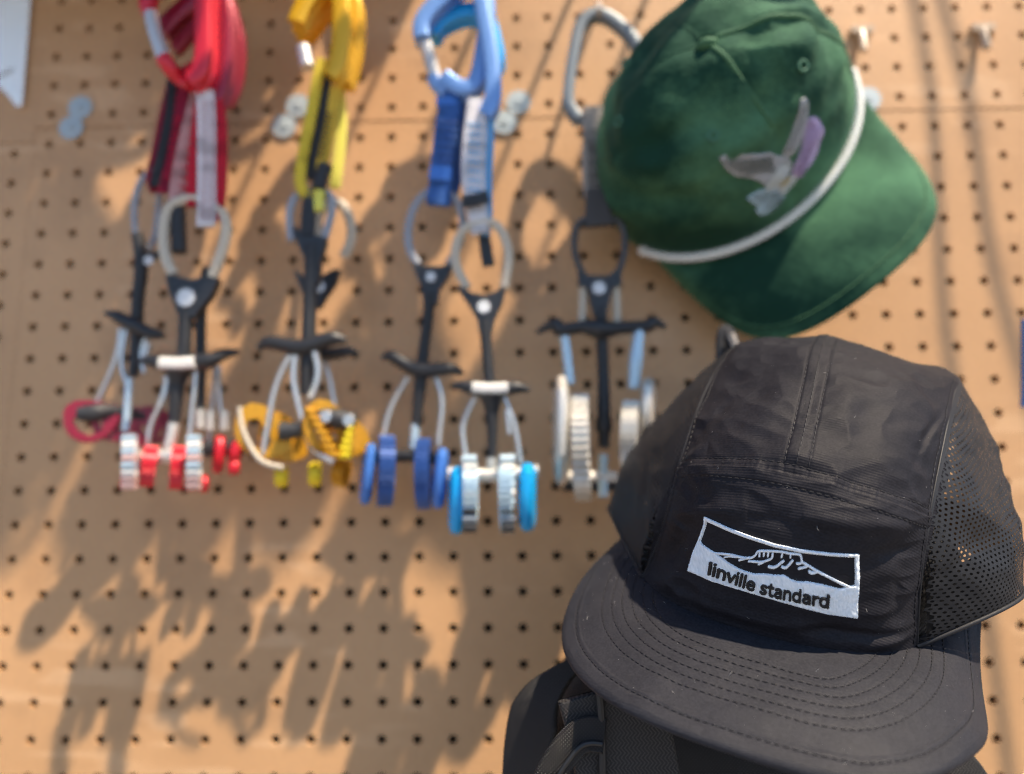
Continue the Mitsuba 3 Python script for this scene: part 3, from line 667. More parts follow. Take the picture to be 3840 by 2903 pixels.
put(None, 'peg_hook', tube([k5([(180, 20)], 0.0)[0], k5([(180, 20)], 0.030)[0], k5([(182, 60)], 0.052)[0], k5([(182, 30)], 0.060)[0]], 0.0022, 24, 8), 'm_steel')
labels['peg_hook_002'] = {'label': 'steel peg hook holding the grey carabiner', 'category': 'peg hook'}

# blue strap at the right edge
single('strap', band(kf([(2215, 690), (2216, 760), (2216, 840), (2214, 880)], 0.06), 0.006, 0.003, n=12), 'm_blue_tape', 'sliver of dark blue strap at the right edge of the picture', 'strap')
# ------------------------------------------------------------------ green cap
CAPQ = [1.39745, -0.65007, -0.26425, 0.15361, -0.03507, 0.21929, 0.09503, 0.07486, 0.12022, 2.29795, -0.01393, 1.29031]
CAP_R, CAP_T = Rotation.from_euler('xyz', CAPQ[:3]).as_matrix(), np.array(CAPQ[3:6])
CAP_BRIM = np.array([[89.3, -30.6, -4.2], [86.8, -75.0, -15.0], [72.9, -121.3, -17.9], [39.2, -141.6, -12.0], [0.0, -145.5, -8.4]]) / 1000


def cap_smooth(phi, t):
    a, b, h, n, lean = CAPQ[6:11]
    c, s = np.clip(np.cos(phi * np.pi / 2), 0, 1) ** (2 / n), np.clip(np.sin(phi * np.pi / 2), 0, 1) ** (2 / n)
    z = h * s
    return np.stack([a * c * np.sin(t), -b * c * np.cos(t) + lean * z, z], -1)


# soft folds of the crown: (height0, angle0, height1, angle1, half width, mm)
CAP_FOLDS = [(0.88, -50, 0.50, -62, 0.10, -6.0), (0.70, -85, 0.52, -45, 0.08, 5.0), (0.80, 8, 0.50, -22, 0.07, -3.5), (0.86, 62, 0.45, 72, 0.07, 4.0), (0.80, 42, 0.60, 58, 0.06, -3.0), (0.84, 20, 0.62, 40, 0.06, 2.5), (0.45, -75, 0.12, -55, 0.09, -3.0), (0.40, -40, 0.10, -20, 0.10, 2.5), (0.9, -110, 0.5, -130, 0.1, -4.0)]


def cap_point(phi, t, lift=0.0):
    phi, t = np.broadcast_arrays(np.asarray(phi, float), np.asarray(t, float))
    p = cap_smooth(phi, t)
    e = 1e-3
    q = np.minimum(phi, 0.985)
    n = np.cross(cap_smooth(q, t + e) - cap_smooth(q, t - e), cap_smooth(q + e, t) - cap_smooth(q - e, t))
    n /= np.linalg.norm(n, axis=-1, keepdims=True) + 1e-15
    w = (meshkit.fbm(p * [24, 24, 46] + 5, 2, 3) - 0.5) * 0.020 * np.clip(0.45 + phi, 0, 1) + (meshkit.fbm(p * 90 + 1, 2, 8) - 0.5) * 0.0016
    for a0, t0, a1, t1, hw, amp in CAP_FOLDS:
        du, dv = a1 - a0, np.radians(t1 - t0)
        s = np.clip(((phi - a0) * du + (t - np.radians(t0)) * dv) / (du * du + dv * dv), 0, 1)
        d = np.hypot(phi - a0 - s * du, (t - np.radians(t0) - s * dv) * np.cos(phi * np.pi / 2))
        w = w + amp / 1000 * np.exp(-(d / hw) ** 2) * np.sin(np.pi * np.clip(0.06 + 0.88 * s, 0, 1)) ** 0.5 * (1 - np.clip(phi, 0, 1) ** 4)
    w = w * np.clip(phi * 4, 0.08, 1)
    for k in range(6):                     # the cloth sinks a little at each seam
        d = np.abs((t - k * np.pi / 3 + np.pi) % (2 * np.pi) - np.pi) * np.cos(phi * np.pi / 2)
        w = w - 0.0010 * np.exp(-(d / 0.05) ** 2)
    return (p + n * (w + lift)[..., None]) @ CAP_R.T + CAP_T


def grid_mesh(P):
    a, b = P.shape[:2]
    i, j = np.meshgrid(np.arange(a - 1), np.arange(b - 1), indexing='ij')
    q = np.stack([i * b + j, i * b + j + 1, (i + 1) * b + j + 1, (i + 1) * b + j], -1).reshape(-1, 4)
    return tm(P.reshape(-1, 3), np.vstack([q[:, [0, 1, 2]], q[:, [0, 2, 3]]]))


cap = thing('cap', 'green suede cap with white rope across the brim, hanging upper right', 'cap')
for k in range(6):
    ph, tt = np.meshgrid(np.linspace(0, 0.992, 70), np.linspace(k * np.pi / 3, (k + 1) * np.pi / 3, 50), indexing='ij')
    put(cap, 'crown_panel', grid_mesh(cap_point(ph, tt)), SUEDE, True)
for k in range(6):
    put(cap, 'seam', tube(cap_point(np.linspace(0.48 if k == 0 else 0.03, 0.97, 40), np.full(40, k * np.pi / 3), 0.0001 if k < 2 else -0.0008), 0.0014, 40, 8, smooth=False), 'm_green_seam' if k < 2 else SUEDE)
put(cap, 'button', trimesh.creation.icosphere(3, 0.0065).apply_transform(np.diag([1, 1, 0.6, 1])).apply_translation(cap_point(0.985, 0.0, 0.001)), 'm_green_seam')
for ph, tt in ((0.57, 28), (0.58, -30), (0.58, -101.9), (0.57, 96), (0.57, 150), (0.57, -150)):
    c0 = cap_point(ph, np.radians(tt), 0.0006)
    nn = np.cross(cap_point(ph, np.radians(tt + 3)) - c0, cap_point(ph + 0.03, np.radians(tt)) - c0)
    put(cap, 'eyelet', ring(c0, 0.0029, 0.0010, nn, 20), 'm_green_thread')
# brim
bp = np.vstack([CAP_BRIM * [-1, 1, 1], CAP_BRIM[:-1][::-1]])
sO = np.linspace(-1, 1, 140)
outer = CubicSpline(np.linspace(-1, 1, 9), bp)(sO)
inner = cap_smooth(np.zeros(140), np.linspace(-1.34, 1.34, 140)) + [0, 0, 0.0005]


def visor_solid(inner, outer, bow, thick, nr=40, up=np.array([0, 0, 1.0]), extra=None):
    """A cap's peak between two local curves: bowed upper face, rounded rim and lower face."""
    r = np.linspace(0, 1, nr)[:, None, None]
    top = inner[None] + (outer - inner)[None] * r + bow * np.sin(np.pi * r) * up
    if extra is not None:
        top = top + extra(top)[..., None] * up
    bot = inner[None] + (outer - inner)[None] * r + bow * np.sin(np.pi * r) * up - thick * up
    rim = []
    o_dir = outer - inner
    o_dir = o_dir / (np.linalg.norm(o_dir, axis=1, keepdims=True) + 1e-12)
    for a in np.linspace(0, np.pi, 8)[1:-1]:
        rim.append(outer - up * thick / 2 + up * (thick / 2) * np.cos(a) + o_dir * (thick * 0.5) * np.sin(a))
    return np.concatenate([top, np.array(rim), bot[::-1]]), top


full, _ = visor_solid(inner, outer, 0.006, 0.0042)
put(cap, 'brim', grid_mesh(full @ CAP_R.T + CAP_T), SUEDE, True)
edge_in = outer + (inner - outer) / np.linalg.norm(inner - outer, axis=1, keepdims=True) * 0.007
put(cap, 'brim_stitching', tube((edge_in + [0, 0, 0.0022]) @ CAP_R.T + CAP_T, 0.0006, 140, 6, smooth=False), 'm_green_seam')
rp = cap_smooth(np.full(90, 0.012), np.linspace(-1.27, 1.27, 90)) * [1.03, 1.035, 1]
rw = (CubicSpline(np.linspace(0, 1, 90), rp + [0, 0, 0.002])(np.linspace(0, 1, 420))) @ CAP_R.T + CAP_T
tn = np.gradient(rw, axis=0)
tn /= np.linalg.norm(tn, axis=1, keepdims=True)
r1 = np.cross(tn, CAP_R[:, 2])
r1 /= np.linalg.norm(r1, axis=1, keepdims=True)
r2 = np.cross(tn, r1)
for k in range(3):
    a_ = np.linspace(0, 2 * np.pi * 24, 420) + k * 2 * np.pi / 3
    put(cap, 'rope_strand', sweep(rw + 0.0015 * (np.cos(a_)[:, None] * r1 + np.sin(a_)[:, None] * r2), circle(8, 0.0018)), 'm_rope')
for s in (0, -1):
    put(cap, 'rope_end', trimesh.creation.icosphere(2, 0.0040).apply_translation((rp[s] + [0, 0, 0.002]) @ CAP_R.T + CAP_T), 'm_rope')

BIRD_T = np.array([-0.393519, -0.306166, 0.169272, -0.038304, 1.001136, -0.296903, 0.036646, -0.451847, 0.169099, 0.141977])
BIRD_P = np.array([0.750967, -0.322290, 0.021933, -0.016258, -0.203170, 0.074295, -0.047827, 0.011318, -0.022404, -0.042274])


def cubic(x, y, n=4):
    return np.stack([x**i * y**j for i in range(n) for j in range(n - i)], -1)


def embroider(poly, where, step, thick, pad=0.0):
    """A stitched patch: the polygon (in layout units) filled with small triangles and laid thick metres proud of the cloth by where(x, y, lift)."""
    parts = []
    for g in getattr(poly, 'geoms', [poly]):
        if g.is_empty or g.area < step * step * 0.02:
            continue
        g = g.segmentize(step)
        x0, y0, x1, y1 = g.bounds
        gx, gy = np.meshgrid(np.arange(x0, x1, step) + step * 0.5, np.arange(y0, y1, step) + step * 0.5)
        inside = g.buffer(-step * 0.45)
        from shapely import contains_xy
        keep = contains_xy(inside, gx.ravel(), gy.ravel())
        ip = np.stack([gx.ravel(), gy.ravel()], 1)[keep]
        bd = [np.array(r.coords)[:-1] for r in (g.exterior, *g.interiors)]
        pts = np.vstack(bd + [ip])
        from scipy.spatial import Delaunay
        tri = Delaunay(pts).simplices
        cc = pts[tri].mean(1)
        tri = tri[contains_xy(g, cc[:, 0], cc[:, 1])]
        ar_ = np.cross(pts[tri[:, 1]] - pts[tri[:, 0]], pts[tri[:, 2]] - pts[tri[:, 0]])
        tri = tri[np.abs(ar_) > 1e-9]
        top = where(pts[:, 0], pts[:, 1], thick)
        k = len(pts)
        V, Fc = [top, where(pts[:, 0], pts[:, 1], -0.0003)], [tri]
        at0 = 0
        for b in bd:
            i = np.arange(len(b)) + at0
            j = np.roll(i, -1)
            Fc += [np.stack([i, j, j + k], 1), np.stack([i, j + k, i + k], 1)]
            at0 += len(b)
        parts.append(tm(np.vstack(V), np.vstack(Fc)))
    return cat_mesh(parts)


def on_cap(x, y, lift):
    f = cubic(np.asarray(x) / 1000, np.asarray(y) / 1000)
    return cap_point(f @ BIRD_P, f @ BIRD_T, lift)


bird = put(cap, 'embroidered_bird', embroider(Polygon([(70, 800), (130, 752), (420, 750), (560, 760), (700, 750), (800, 800), (900, 790), (960, 860), (940, 960), (860, 1060), (800, 1160), (760, 1230), (660, 1210), (620, 1130), (560, 1095), (420, 1060), (260, 1030), (150, 940)]).buffer(8), on_cap, 22, 0.0009), 'm_thread_wing', True, label='hummingbird embroidered in grey, lilac and pale blue thread')
put(bird, 'far_wing', embroider(Polygon([(1060, 90), (1110, 60), (1165, 120), (1170, 260), (1150, 400), (1120, 520), (1060, 640), (1000, 730), (940, 800), (870, 760), (930, 620), (990, 470), (1030, 320), (1045, 180)]).buffer(4), on_cap, 22, 0.0009), 'm_thread_wing', True)
put(bird, 'back', embroider(Polygon([(1190, 330), (1240, 285), (1300, 320), (1330, 450), (1325, 560), (1280, 740), (1180, 880), (1080, 980), (1030, 1040), (960, 1010), (1000, 900), (1080, 720), (1130, 560), (1160, 430)]).buffer(4), on_cap, 22, 0.0012), 'm_thread_lilac', True)
put(bird, 'throat', embroider(Polygon([(800, 1130), (880, 1050), (960, 1010), (1020, 1040), (990, 1120), (900, 1200), (840, 1260), (790, 1230)]).buffer(4), on_cap, 22, 0.0010), 'm_thread_pale', True)
put(bird, 'cheek', embroider(Polygon([(800, 1120), (860, 1070), (920, 1020), (930, 1050), (880, 1110), (820, 1150)]), on_cap, 20, 0.0013), 'm_thread_gold', True)
put(bird, 'tail', embroider(Polygon([(410, 1320), (470, 1280), (560, 1220), (660, 1200), (780, 1210), (850, 1270), (820, 1370), (740, 1450), (660, 1500), (560, 1510), (510, 1470), (560, 1420), (480, 1380)]).buffer(6), on_cap, 22, 0.0010), 'm_thread_blue', True)
put(bird, 'belly', embroider(Polygon([(620, 1150), (700, 1020), (780, 920), (870, 860), (950, 890), (900, 980), (820, 1090), (740, 1200), (650, 1220)]), on_cap, 22, 0.0014), 'm_thread_pale', True)
for k in range(6):                          # feathers of the near wing, fanned towards its tip
    f_ = (k + 0.5) / 6
    xs = np.linspace(95 + 330 * f_ ** 1.3, 720 + 40 * f_, 20)
    put(bird, 'feather', tube(on_cap(xs, np.linspace(810 + 235 * f_ ** 0.8, 790 + 190 * f_, 20), 0.0013), 0.00042, 20, 5, smooth=False), 'm_thread_dark')
for k in range(9):
    f_ = (k + 0.5) / 9
    c_x, c_y = np.interp(f_, [0, 0.4, 1], [1120, 1080, 920]), np.interp(f_, [0, 1], [110, 740])
    put(bird, 'feather', tube(on_cap(np.linspace(c_x - 45, c_x + 45, 8), np.linspace(c_y + 18, c_y - 22, 8), 0.0013), 0.00042, 8, 5, smooth=False), 'm_thread_dark')
for k in range(4):
    put(bird, 'feather', tube(on_cap(np.linspace(1215 + 25 * k, 990 + 22 * k, 16), np.linspace(330 + 30 * k, 980 + 14 * k, 16), 0.0015), 0.0006, 16, 5, smooth=False), 'm_thread_mauve')
for k in range(4):
    put(bird, 'feather', tube(on_cap(np.linspace(800 + 10 * k, 470 + 70 * k, 12), np.linspace(1230 + 30 * k, 1310 + 55 * k, 12), 0.0013), 0.0006, 12, 5, smooth=False), 'm_thread_dark')

# ------------------------------------------------------------------ black five-panel cap
HG = np.array([[[-58.2, -60.1, 1.0], [-32.3, -83.0, 4.0], [-0.6, -90.3, 5.9], [29.6, -82.1, 5.3], [51.2, -59.1, 2.5]],
               [[-50.8, -62.0, 29.6], [-28.3, -85.9, 35.5], [-0.2, -93.8, 38.8], [27.7, -86.0, 35.3], [48.1, -62.8, 28.6]],
               [[-47.5, -58.9, 54.8], [-24.9, -78.7, 66.0], [0.4, -85.6, 70.5], [27.0, -79.2, 65.1], [47.1, -58.5, 55.0]],
               [[-45.9, -32.3, 81.2], [-24.7, -47.5, 90.6], [0.5, -53.0, 94.6], [27.1, -48.2, 89.3], [49.7, -33.3, 78.7]],
               [[-43.8, 9.1, 95.2], [-25.1, 1.5, 103.0], [-0.6, -1.3, 106.1], [28.3, 0.6, 101.4], [54.5, 7.1, 92.0]],
               [[-46.4, 44.6, 92.4], [-26.1, 47.6, 96.8], [0.5, 48.5, 98.2], [30.5, 46.8, 95.2], [59.4, 42.5, 88.4]],
               [[-55.1, 62.5, 53.8], [-29.4, 76.6, 59.0], [1.3, 81.5, 60.6], [33.2, 76.4, 58.2], [61.5, 62.2, 51.8]],
               [[-64.6, 64.8, 0.1], [-33.3, 82.1, 0.6], [1.5, 88.5, 0.9], [35.5, 83.1, 1.4], [64.6, 67.1, 2.1]]]) / 1000
HB = np.array([[[-75.3, -33.9, 2.4], [-95.3, 1.1, 1.4], [-100.1, 30.1, -5.2]], [[85.1, -29.6, 18.0], [90.2, 6.1, 11.0], [83.6, 40.4, 6.3]]]) / 1000
HR = np.array([[-86.3, -20.5, -10.0], [-88.7, -58.8, -12.1], [-76.1, -104.3, -13.5], [-42.7, -135.3, -7.4], [-0.6, -143.6, -3.0], [40.9, -136.0, -1.7], [67.0, -102.0, -4.1], [75.5, -63.0, -13.0], [75.0, -20.6, 2.0]]) / 1000
HAT_T = np.array([0.13523, -0.17131, -0.06252])
HAT_R = Rotation.from_euler('zyx', [-0.45727, 0.05973, 0.37801]).as_matrix()
HV = np.array([0, 0.5, 1, 1.5, 2.2, 2.9, 3.5, 4.0])
HU = np.linspace(-1, 1, 5)
HVS, HUS = CubicSpline(HV, HG), CubicSpline(HU, np.eye(5))


def hat_smooth(u, v):
    return np.einsum('...j,...jk->...k', HUS(u), HVS(v))


# creases of the cloth: (u0, v0, u1, v1, half width, height in mm), in panel coordinates
FOLDS = [(0.15, 0.52, 0.98, 0.84, 0.085, -3.6), (0.05, 0.78, 0.9, 0.93, 0.06, 2.0), (0.50, 0.26, 1.0, 0.60, 0.09, 2.6), (-0.95, 0.12, -0.60, 0.62, 0.10, -3.4), (-0.72, 0.02, -0.52, 0.50, 0.05, 2.2),
         (-0.85, 0.66, -0.25, 0.76, 0.07, 2.4), (-0.5, 0.60, 0.1, 0.80, 0.045, -1.3), (-0.8, 0.06, 0.3, 0.13, 0.05, 1.8), (0.2, 0.10, 0.95, 0.17, 0.05, -2.0), (0.60, 0.02, 0.95, 0.24, 0.06, 2.2), (0.72, 0.38, 0.80, 0.52, 0.05, -1.4),
         (0.75, 1.25, 0.98, 1.85, 0.045, -1.4), (0.82, 1.35, 0.97, 1.75, 0.03, 1.2), (0.55, 2.0, 0.95, 1.5, 0.06, 1.2), (-0.9, 1.15, -0.6, 1.5, 0.06, -1.2), (-0.55, 1.2, -0.30, 1.9, 0.16, -1.2), (0.30, 1.1, 0.55, 1.8, 0.18, -1.2),
         (-0.95, 1.06, -0.70, 1.12, 0.05, 1.4), (-0.2, 1.9, 0.3, 2.3, 0.12, 1.0)]


def hat_disp(u, v):
    p = hat_smooth(u, v)
    w = (meshkit.fbm(p * 32 + 2, 2, 1) - 0.5) * 0.0060 + (meshkit.fbm(p * [60, 60, 130] + 7, 2, 5) - 0.5) * 0.0016
    for k_, sc_, am_ in ((0, 46.0, 0.0010), (1, 95.0, 0.0006)):     # fine crinkles with sharp ridges
        w = w + am_ * (1 - 2 * np.abs(2 * meshkit.noise(p * [sc_, sc_, sc_ * 1.6] + 5 * k_, 20 + k_) - 1))
    for u0, v0, u1, v1, hw, amp in FOLDS:
        du, dv = (u1 - u0), (v1 - v0)
        L = du * du + dv * dv
        s = np.clip(((u - u0) * du + (v - v0) * dv) / L, 0, 1)
        d = np.hypot(u - u0 - s * du, (v - v0 - s * dv) * 1.1)
        w = w + amp / 1000 * np.exp(-(d / hw) ** 2) * np.sin(np.pi * np.clip(0.08 + 0.92 * s, 0, 1)) ** 0.5
    stiff = 1 / (1 + np.exp((np.abs(u + 0.05) - 0.62) / 0.05)) / (1 + np.exp((np.abs(v - 0.46) - 0.27) / 0.035))
    w = w * (1 - 0.85 * stiff)              # the embroidery stiffens the cloth
    w = w * np.clip(1.25 - np.abs(u) ** 6, 0.25, 1) * np.clip(v * 8, 0.15, 1)
    # the flat-felled seams: cloth is doubled along them, with a sharp drop at the fold
    a = (v - 1.0)
    w = w + 0.0007 * (np.clip((a + 0.075) / 0.02, 0, 1) - np.clip((a - 0.003) / 0.006, 0, 1)) * 1.0
    w = w + 0.00035 * np.exp(-((a - 0.03) / 0.035) ** 2) * (0.5 + 1.1 * meshkit.noise(np.stack([u * 70, v * 12, 0 * u], -1), 3))
    w = w - 0.0004 * np.exp(-((a - 0.052) / 0.008) ** 2) - 0.0003 * np.exp(-((a + 0.062) / 0.008) ** 2)
    top = np.clip((v - 1.0) / 0.02, 0, 1)
    w = w + top * 0.00025 * (np.clip((u + 0.085) / 0.02, 0, 1) - np.clip((u - 0.004) / 0.01, 0, 1))
    w = w + top * 0.00035 * np.exp(-(u / 0.07) ** 2) * (0.5 + 1.1 * meshkit.noise(np.stack([v * 26, u * 12, 0 * u], -1), 4))
    w = w - top * 0.0003 * (np.exp(-((np.abs(u) - 0.078) / 0.011) ** 2))
    return w


def hat_point(u, v, lift=0.0, world=True):
    u, v = np.broadcast_arrays(np.asarray(u, float), np.asarray(v, float))
    p = hat_smooth(u, v)
    e = 2e-3
    n = np.cross(hat_smooth(u + e, v) - hat_smooth(u - e, v), hat_smooth(u, v + e) - hat_smooth(u, v - e))
    n /= np.linalg.norm(n, axis=-1, keepdims=True) + 1e-15
    q = p + n * (hat_disp(u, v) + lift)[..., None]
    return q @ HAT_R.T + HAT_T if world else q


to_world = lambda q: np.asarray(q) @ HAT_R.T + HAT_T  # noqa: E731
hat = thing('cap', 'black nylon five panel cap with mesh sides and white embroidered mountain patch', 'cap')
uu, vv = np.meshgrid(np.linspace(-1, 1, 300), np.linspace(0, 1.0, 200))
put(hat, 'front_panel', grid_mesh(hat_point(uu, vv)), NYLON, True)
for a, b in ((-1, 0), (0, 1)):
    uu, vv = np.meshgrid(np.linspace(a, b, 150), np.linspace(1.0, 3.2, 260))
    put(hat, 'top_panel', grid_mesh(hat_point(uu, vv)), NYLON, True)
uu, vv = np.meshgrid(np.linspace(-1, 1, 80), np.linspace(3.2, 4.0, 60))
put(hat, 'back_panel', grid_mesh(hat_point(uu, vv)), NYLON, True)


def stitches(curve, r=0.00024, dash=0.0020, gap=0.0007):
    """Short thread stitches along a dense world curve, their ends dipping into the cloth."""
    s = np.r_[0, np.cumsum(np.linalg.norm(np.diff(curve, axis=0), axis=1))]
    parts, a = [], 0.0
    cs = [np.interp]
    P_ = lambda x: np.stack([np.interp(x, s, curve[:, k]) for k in range(3)], -1)  # noqa: E731
    while a + dash < s[-1]:
        parts.append(sweep(P_(np.linspace(a, a + dash, 4)), circle(6), scale=np.array([0.35, 1, 1, 0.35]) * r))
        a += dash + gap
    return cat_mesh(parts)


for v_ in (1.052, 0.938):
    put(hat, 'stitch_row', stitches(hat_point(np.linspace(-0.97, 0.97, 500), v_, 0.0002)), 'm_stitch_thread')
for u_ in (-0.078, 0.078, 0.0):
    put(hat, 'stitch_row', stitches(hat_point(u_, np.linspace(1.06, 2.6, 500), 0.0002)), 'm_stitch_thread')
for u_ in (-0.955, 0.955):
    put(hat, 'stitch_row', stitches(hat_point(u_, np.linspace(0.03, 2.6, 700), 0.0002)), 'm_stitch_thread')

# mesh sides
for side, j, b in ((-1, 0, 0), (1, 4, 1)):
    nv, nw = 161, 41
    tE = np.linspace(0, 4, nv)
    E_ = HVS(tE)[:, j]
    base = CubicSpline(np.linspace(0, 1, 5), np.vstack([HG[:1, j], HB[b], HG[-1:, j]]))
    bs = np.linspace(0, 1, nv)
    # match by height-free arc fraction, so that the panel's threads run down from the top edge
    aE = np.r_[0, np.cumsum(np.linalg.norm(np.diff(E_, axis=0), axis=1))]
    fr = (E_[:, 1] - E_[0, 1]) / (E_[-1, 1] - E_[0, 1])
    fr = np.clip(np.maximum.accumulate(0.75 * fr + 0.25 * aE / aE[-1]), 0, 1)
    B_ = base(fr)
    w = np.linspace(0, 1, nw)[None, :, None]
    S = E_[:, None] * (1 - w) + B_[:, None] * w
    hgt = np.linalg.norm(E_ - B_, axis=1)
    S[..., 0] += side * 0.10 * hgt[:, None] * np.sin(np.pi * w[..., 0]) ** 0.9
    S[..., 0] += side * (meshkit.fbm(S * 45 + 11, 3, 9) - 0.5) * 0.010 * np.sin(np.pi * w[..., 0]) * np.clip(hgt / 0.04, 0, 1)[:, None]
    # flat layout of the panel: y along, drop below the top of the panel down
    q2 = S.reshape(-1, 3)
    lay = np.stack([q2[:, 1], q2[:, 2] * 1.06 - 0.12 * q2[:, 1]], 1)
    lift = LinearNDInterpolator(lay, q2)
    pitch = 0.00205
    rows = []
    ymin, ymax, zmin, zmax = lay[:, 0].min(), lay[:, 0].max(), lay[:, 1].min(), lay[:, 1].max()
    outline = Polygon(np.vstack([np.stack([E_[:, 1], E_[:, 2] * 1.06 - 0.12 * E_[:, 1]], 1), np.stack([B_[::-1, 1], B_[::-1, 2] * 1.06 - 0.12 * B_[::-1, 1]], 1)])).buffer(0)
    gy = np.arange(ymin, ymax, pitch)
    cent = np.array([(y + (pitch / 2 if i % 2 else 0), z) for i, z in enumerate(np.arange(zmin, zmax, pitch * 0.866)) for y in gy])
    from shapely import contains_xy as cxy
    cent = cent[cxy(outline, cent[:, 0], cent[:, 1])]
    a6 = np.radians(30 + 60 * np.arange(6))
    hexo = np.stack([np.cos(a6), np.sin(a6)], 1) * pitch / math.sqrt(3)
    hexi = np.stack([np.cos(a6), np.sin(a6)], 1) * pitch * 0.262
    vo, vi = cent[:, None] + hexo, cent[:, None] + hexi
    pts = np.concatenate([vo, vi], 1).reshape(-1, 2)
    X = lift(pts)
    good = ~np.isnan(X).any(1).reshape(-1, 12).any(1)
    X, cent = X.reshape(-1, 12, 3)[good].reshape(-1, 3), cent[good]
    k = np.arange(6)
    cell = np.vstack([np.stack([k, (k + 1) % 6, (k + 1) % 6 + 6], 1), np.stack([k, (k + 1) % 6 + 6, k + 6], 1)])
    Fm = (cell[None] + 12 * np.arange(len(cent))[:, None, None]).reshape(-1, 3)
    m = tm(X, Fm)
    m.merge_vertices(digits_vertex=6)
    put(hat, 'side_mesh', tm(to_world(m.vertices), m.faces), 'm_black_mesh', True)
    put(hat, 'side_hem', cat_mesh([sweep(to_world(base(np.linspace(0, 1, 120))), rounded(0.0016, 0.0024), None), sweep(to_world(E_), circle(8, 0.0005), None)]), 'm_black_mesh')
    sl = S[10:-10, 1:3]
    put(hat, 'side_binding', grid_mesh(to_world(S[:, :2])), 'm_black_mesh', True)
    if True:
        put(hat, 'side_facing', grid_mesh(to_world(S[:58, :12 if side < 0 else 4] + [-0.0004 * side, 0, 0])), NYLON, True)
    bb = base(np.linspace(0.02, 0.98, 90)) * [0.98, 0.98, 1] + [0, 0, -0.001]
    up2 = bb * [0.93, 0.96, 1] + [0, 0, 0.024]
    put(hat, 'sweatband', grid_mesh(to_world(np.stack([bb, bb * 0.4 + up2 * 0.6, up2]))), 'm_black_thread', True)

# peak of the black cap
ns = 420
fu = np.linspace(-1, 1, 260)
front = hat_smooth(fu, np.zeros(260))
lb = CubicSpline(np.linspace(0, 1, 5), np.vstack([HG[:1, 0], HB[0], HG[-1:, 0]]))(np.linspace(0.30, 0.0, 40))[:-1]
rb = np.array([HG[0, 4] * (1 - s) + np.array([0.068, -0.020, 0.003]) * s + np.array([0.004, 0, 0]) * math.sin(math.pi * s) for s in np.linspace(0, 1, 40)])[1:]
inn = np.vstack([lb, front, rb]) * [0.95, 0.95, 1] + [0, 0, 0.0004]
s_ = np.r_[0, np.cumsum(np.linalg.norm(np.diff(inn, axis=0), axis=1))]
inn = np.stack([np.interp(np.linspace(0, s_[-1], ns), s_, inn[:, k]) for k in range(3)], 1)
out = CubicSpline(np.linspace(-1, 1, 9), HR)(np.linspace(-1, 1, 1200))
s_ = np.r_[0, np.cumsum(np.linalg.norm(np.diff(out, axis=0), axis=1))]
out = np.stack([np.interp(np.linspace(0, s_[-1], ns), s_, out[:, k]) for k in range(3)], 1)
outline = Polygon(np.vstack([out[:, :2], [[0.085, 0.06], [-0.095, 0.06]]]))
rim_tree = cKDTree(np.vstack([out[i] + (out[i + 1] - out[i]) * np.linspace(0, 1, 4)[:-1, None] for i in range(ns - 1)])[:, :2])
ROWS = [0.0150, 0.0192, 0.0234, 0.0276, 0.0320, 0.0362]


def groove(top):
    d = rim_tree.query(top[..., :2])[0]
    z = (meshkit.fbm(top * 60 + 3, 3, 2) - 0.5) * 0.0016
    for r in ROWS:
        z = z - 0.00010 * np.exp(-((d - r) / 0.0007) ** 2)
    z = z + 0.00025 * np.clip((0.0062 - d) / 0.0006, 0, 1) - 0.0003 * np.exp(-((d - 0.0043) / 0.0006) ** 2)
    return z


full, topv = visor_solid(inn, out, 0.0030, 0.0034, 150, extra=groove)
put(hat, 'visor', grid_mesh(to_world(full)), VISOR, True)
zi = LinearNDInterpolator(topv.reshape(-1, 3)[:, :2], topv.reshape(-1, 3)[:, 2])
vis_poly = Polygon(np.vstack([out[:, :2], inn[::-1, :2]])).buffer(-0.0004)
for r in ROWS + [0.0043]:
    line = outline.buffer(-r, join_style='round').exterior.intersection(vis_poly)
    for g in getattr(line, 'geoms', [line]):
        if g.length < 0.01:
            continue
        c = np.array(g.segmentize(0.001).coords)
        z = zi(c)
        ok = ~np.isnan(z)
        c, z = c[ok], z[ok]
        if len(c) > 5:
            put(hat, 'visor_stitch_row', stitches(to_world(np.c_[c, z + 0.0003]), 0.00020, 0.0020, 0.0008), 'm_stitch_thread')

# lint and dust on the cloth
parts = []
for i in range(130):
    if i < 50:
        u, v = rng.uniform(-0.85, 0.9), rng.uniform(0.05, 2.2)
        c = hat_point(u, v, 0.0004)
    else:
        j, k = rng.integers(20, 145), rng.integers(20, ns - 20)
        c = to_world(topv[j, k] + [0, 0, 0.0004])
    L = rng.choice([0.00016, 0.00026, 0.0012, 0.002], p=[0.5, 0.25, 0.17, 0.08])
    d = rng.normal(size=3)
    d /= np.linalg.norm(d)
    e = rng.normal(size=3) * 0.4
    if L < 0.0005:
        parts.append(trimesh.creation.icosphere(0, L * 0.55).apply_translation(c))
    else:
        parts.append(tube([c - d * L / 2, c + e * L * 0.4, c + d * L / 2], 0.00006, 6, 4))
put(hat, 'lint', cat_mesh(parts), 'm_lint', False, kind='stuff')

# embroidered patch: traced in layout units and laid on the front panel
LOGO_U = np.array([-0.742025, -0.151800, 1.190750, -1.643128, 1.076392, -0.286218, 0.895375, 0.041002, -0.664914, 0.425138, -0.050935, -0.477505, 0.138196, 0.183119, -0.093579, 0.294175, -0.099415, -0.008522, -0.097474, 0.022274, 0.013300])
LOGO_V = np.array([0.685396, -0.674887, 0.215456, -0.293398, 0.220669, -0.068210, 0.211736, 0.265274, -0.261888, 0.129653, -0.019222, -0.284294, 0.017104, 0.078534, -0.030555, 0.226984, -0.089498, -0.002559, -0.071043, 0.022079, 0.007605])


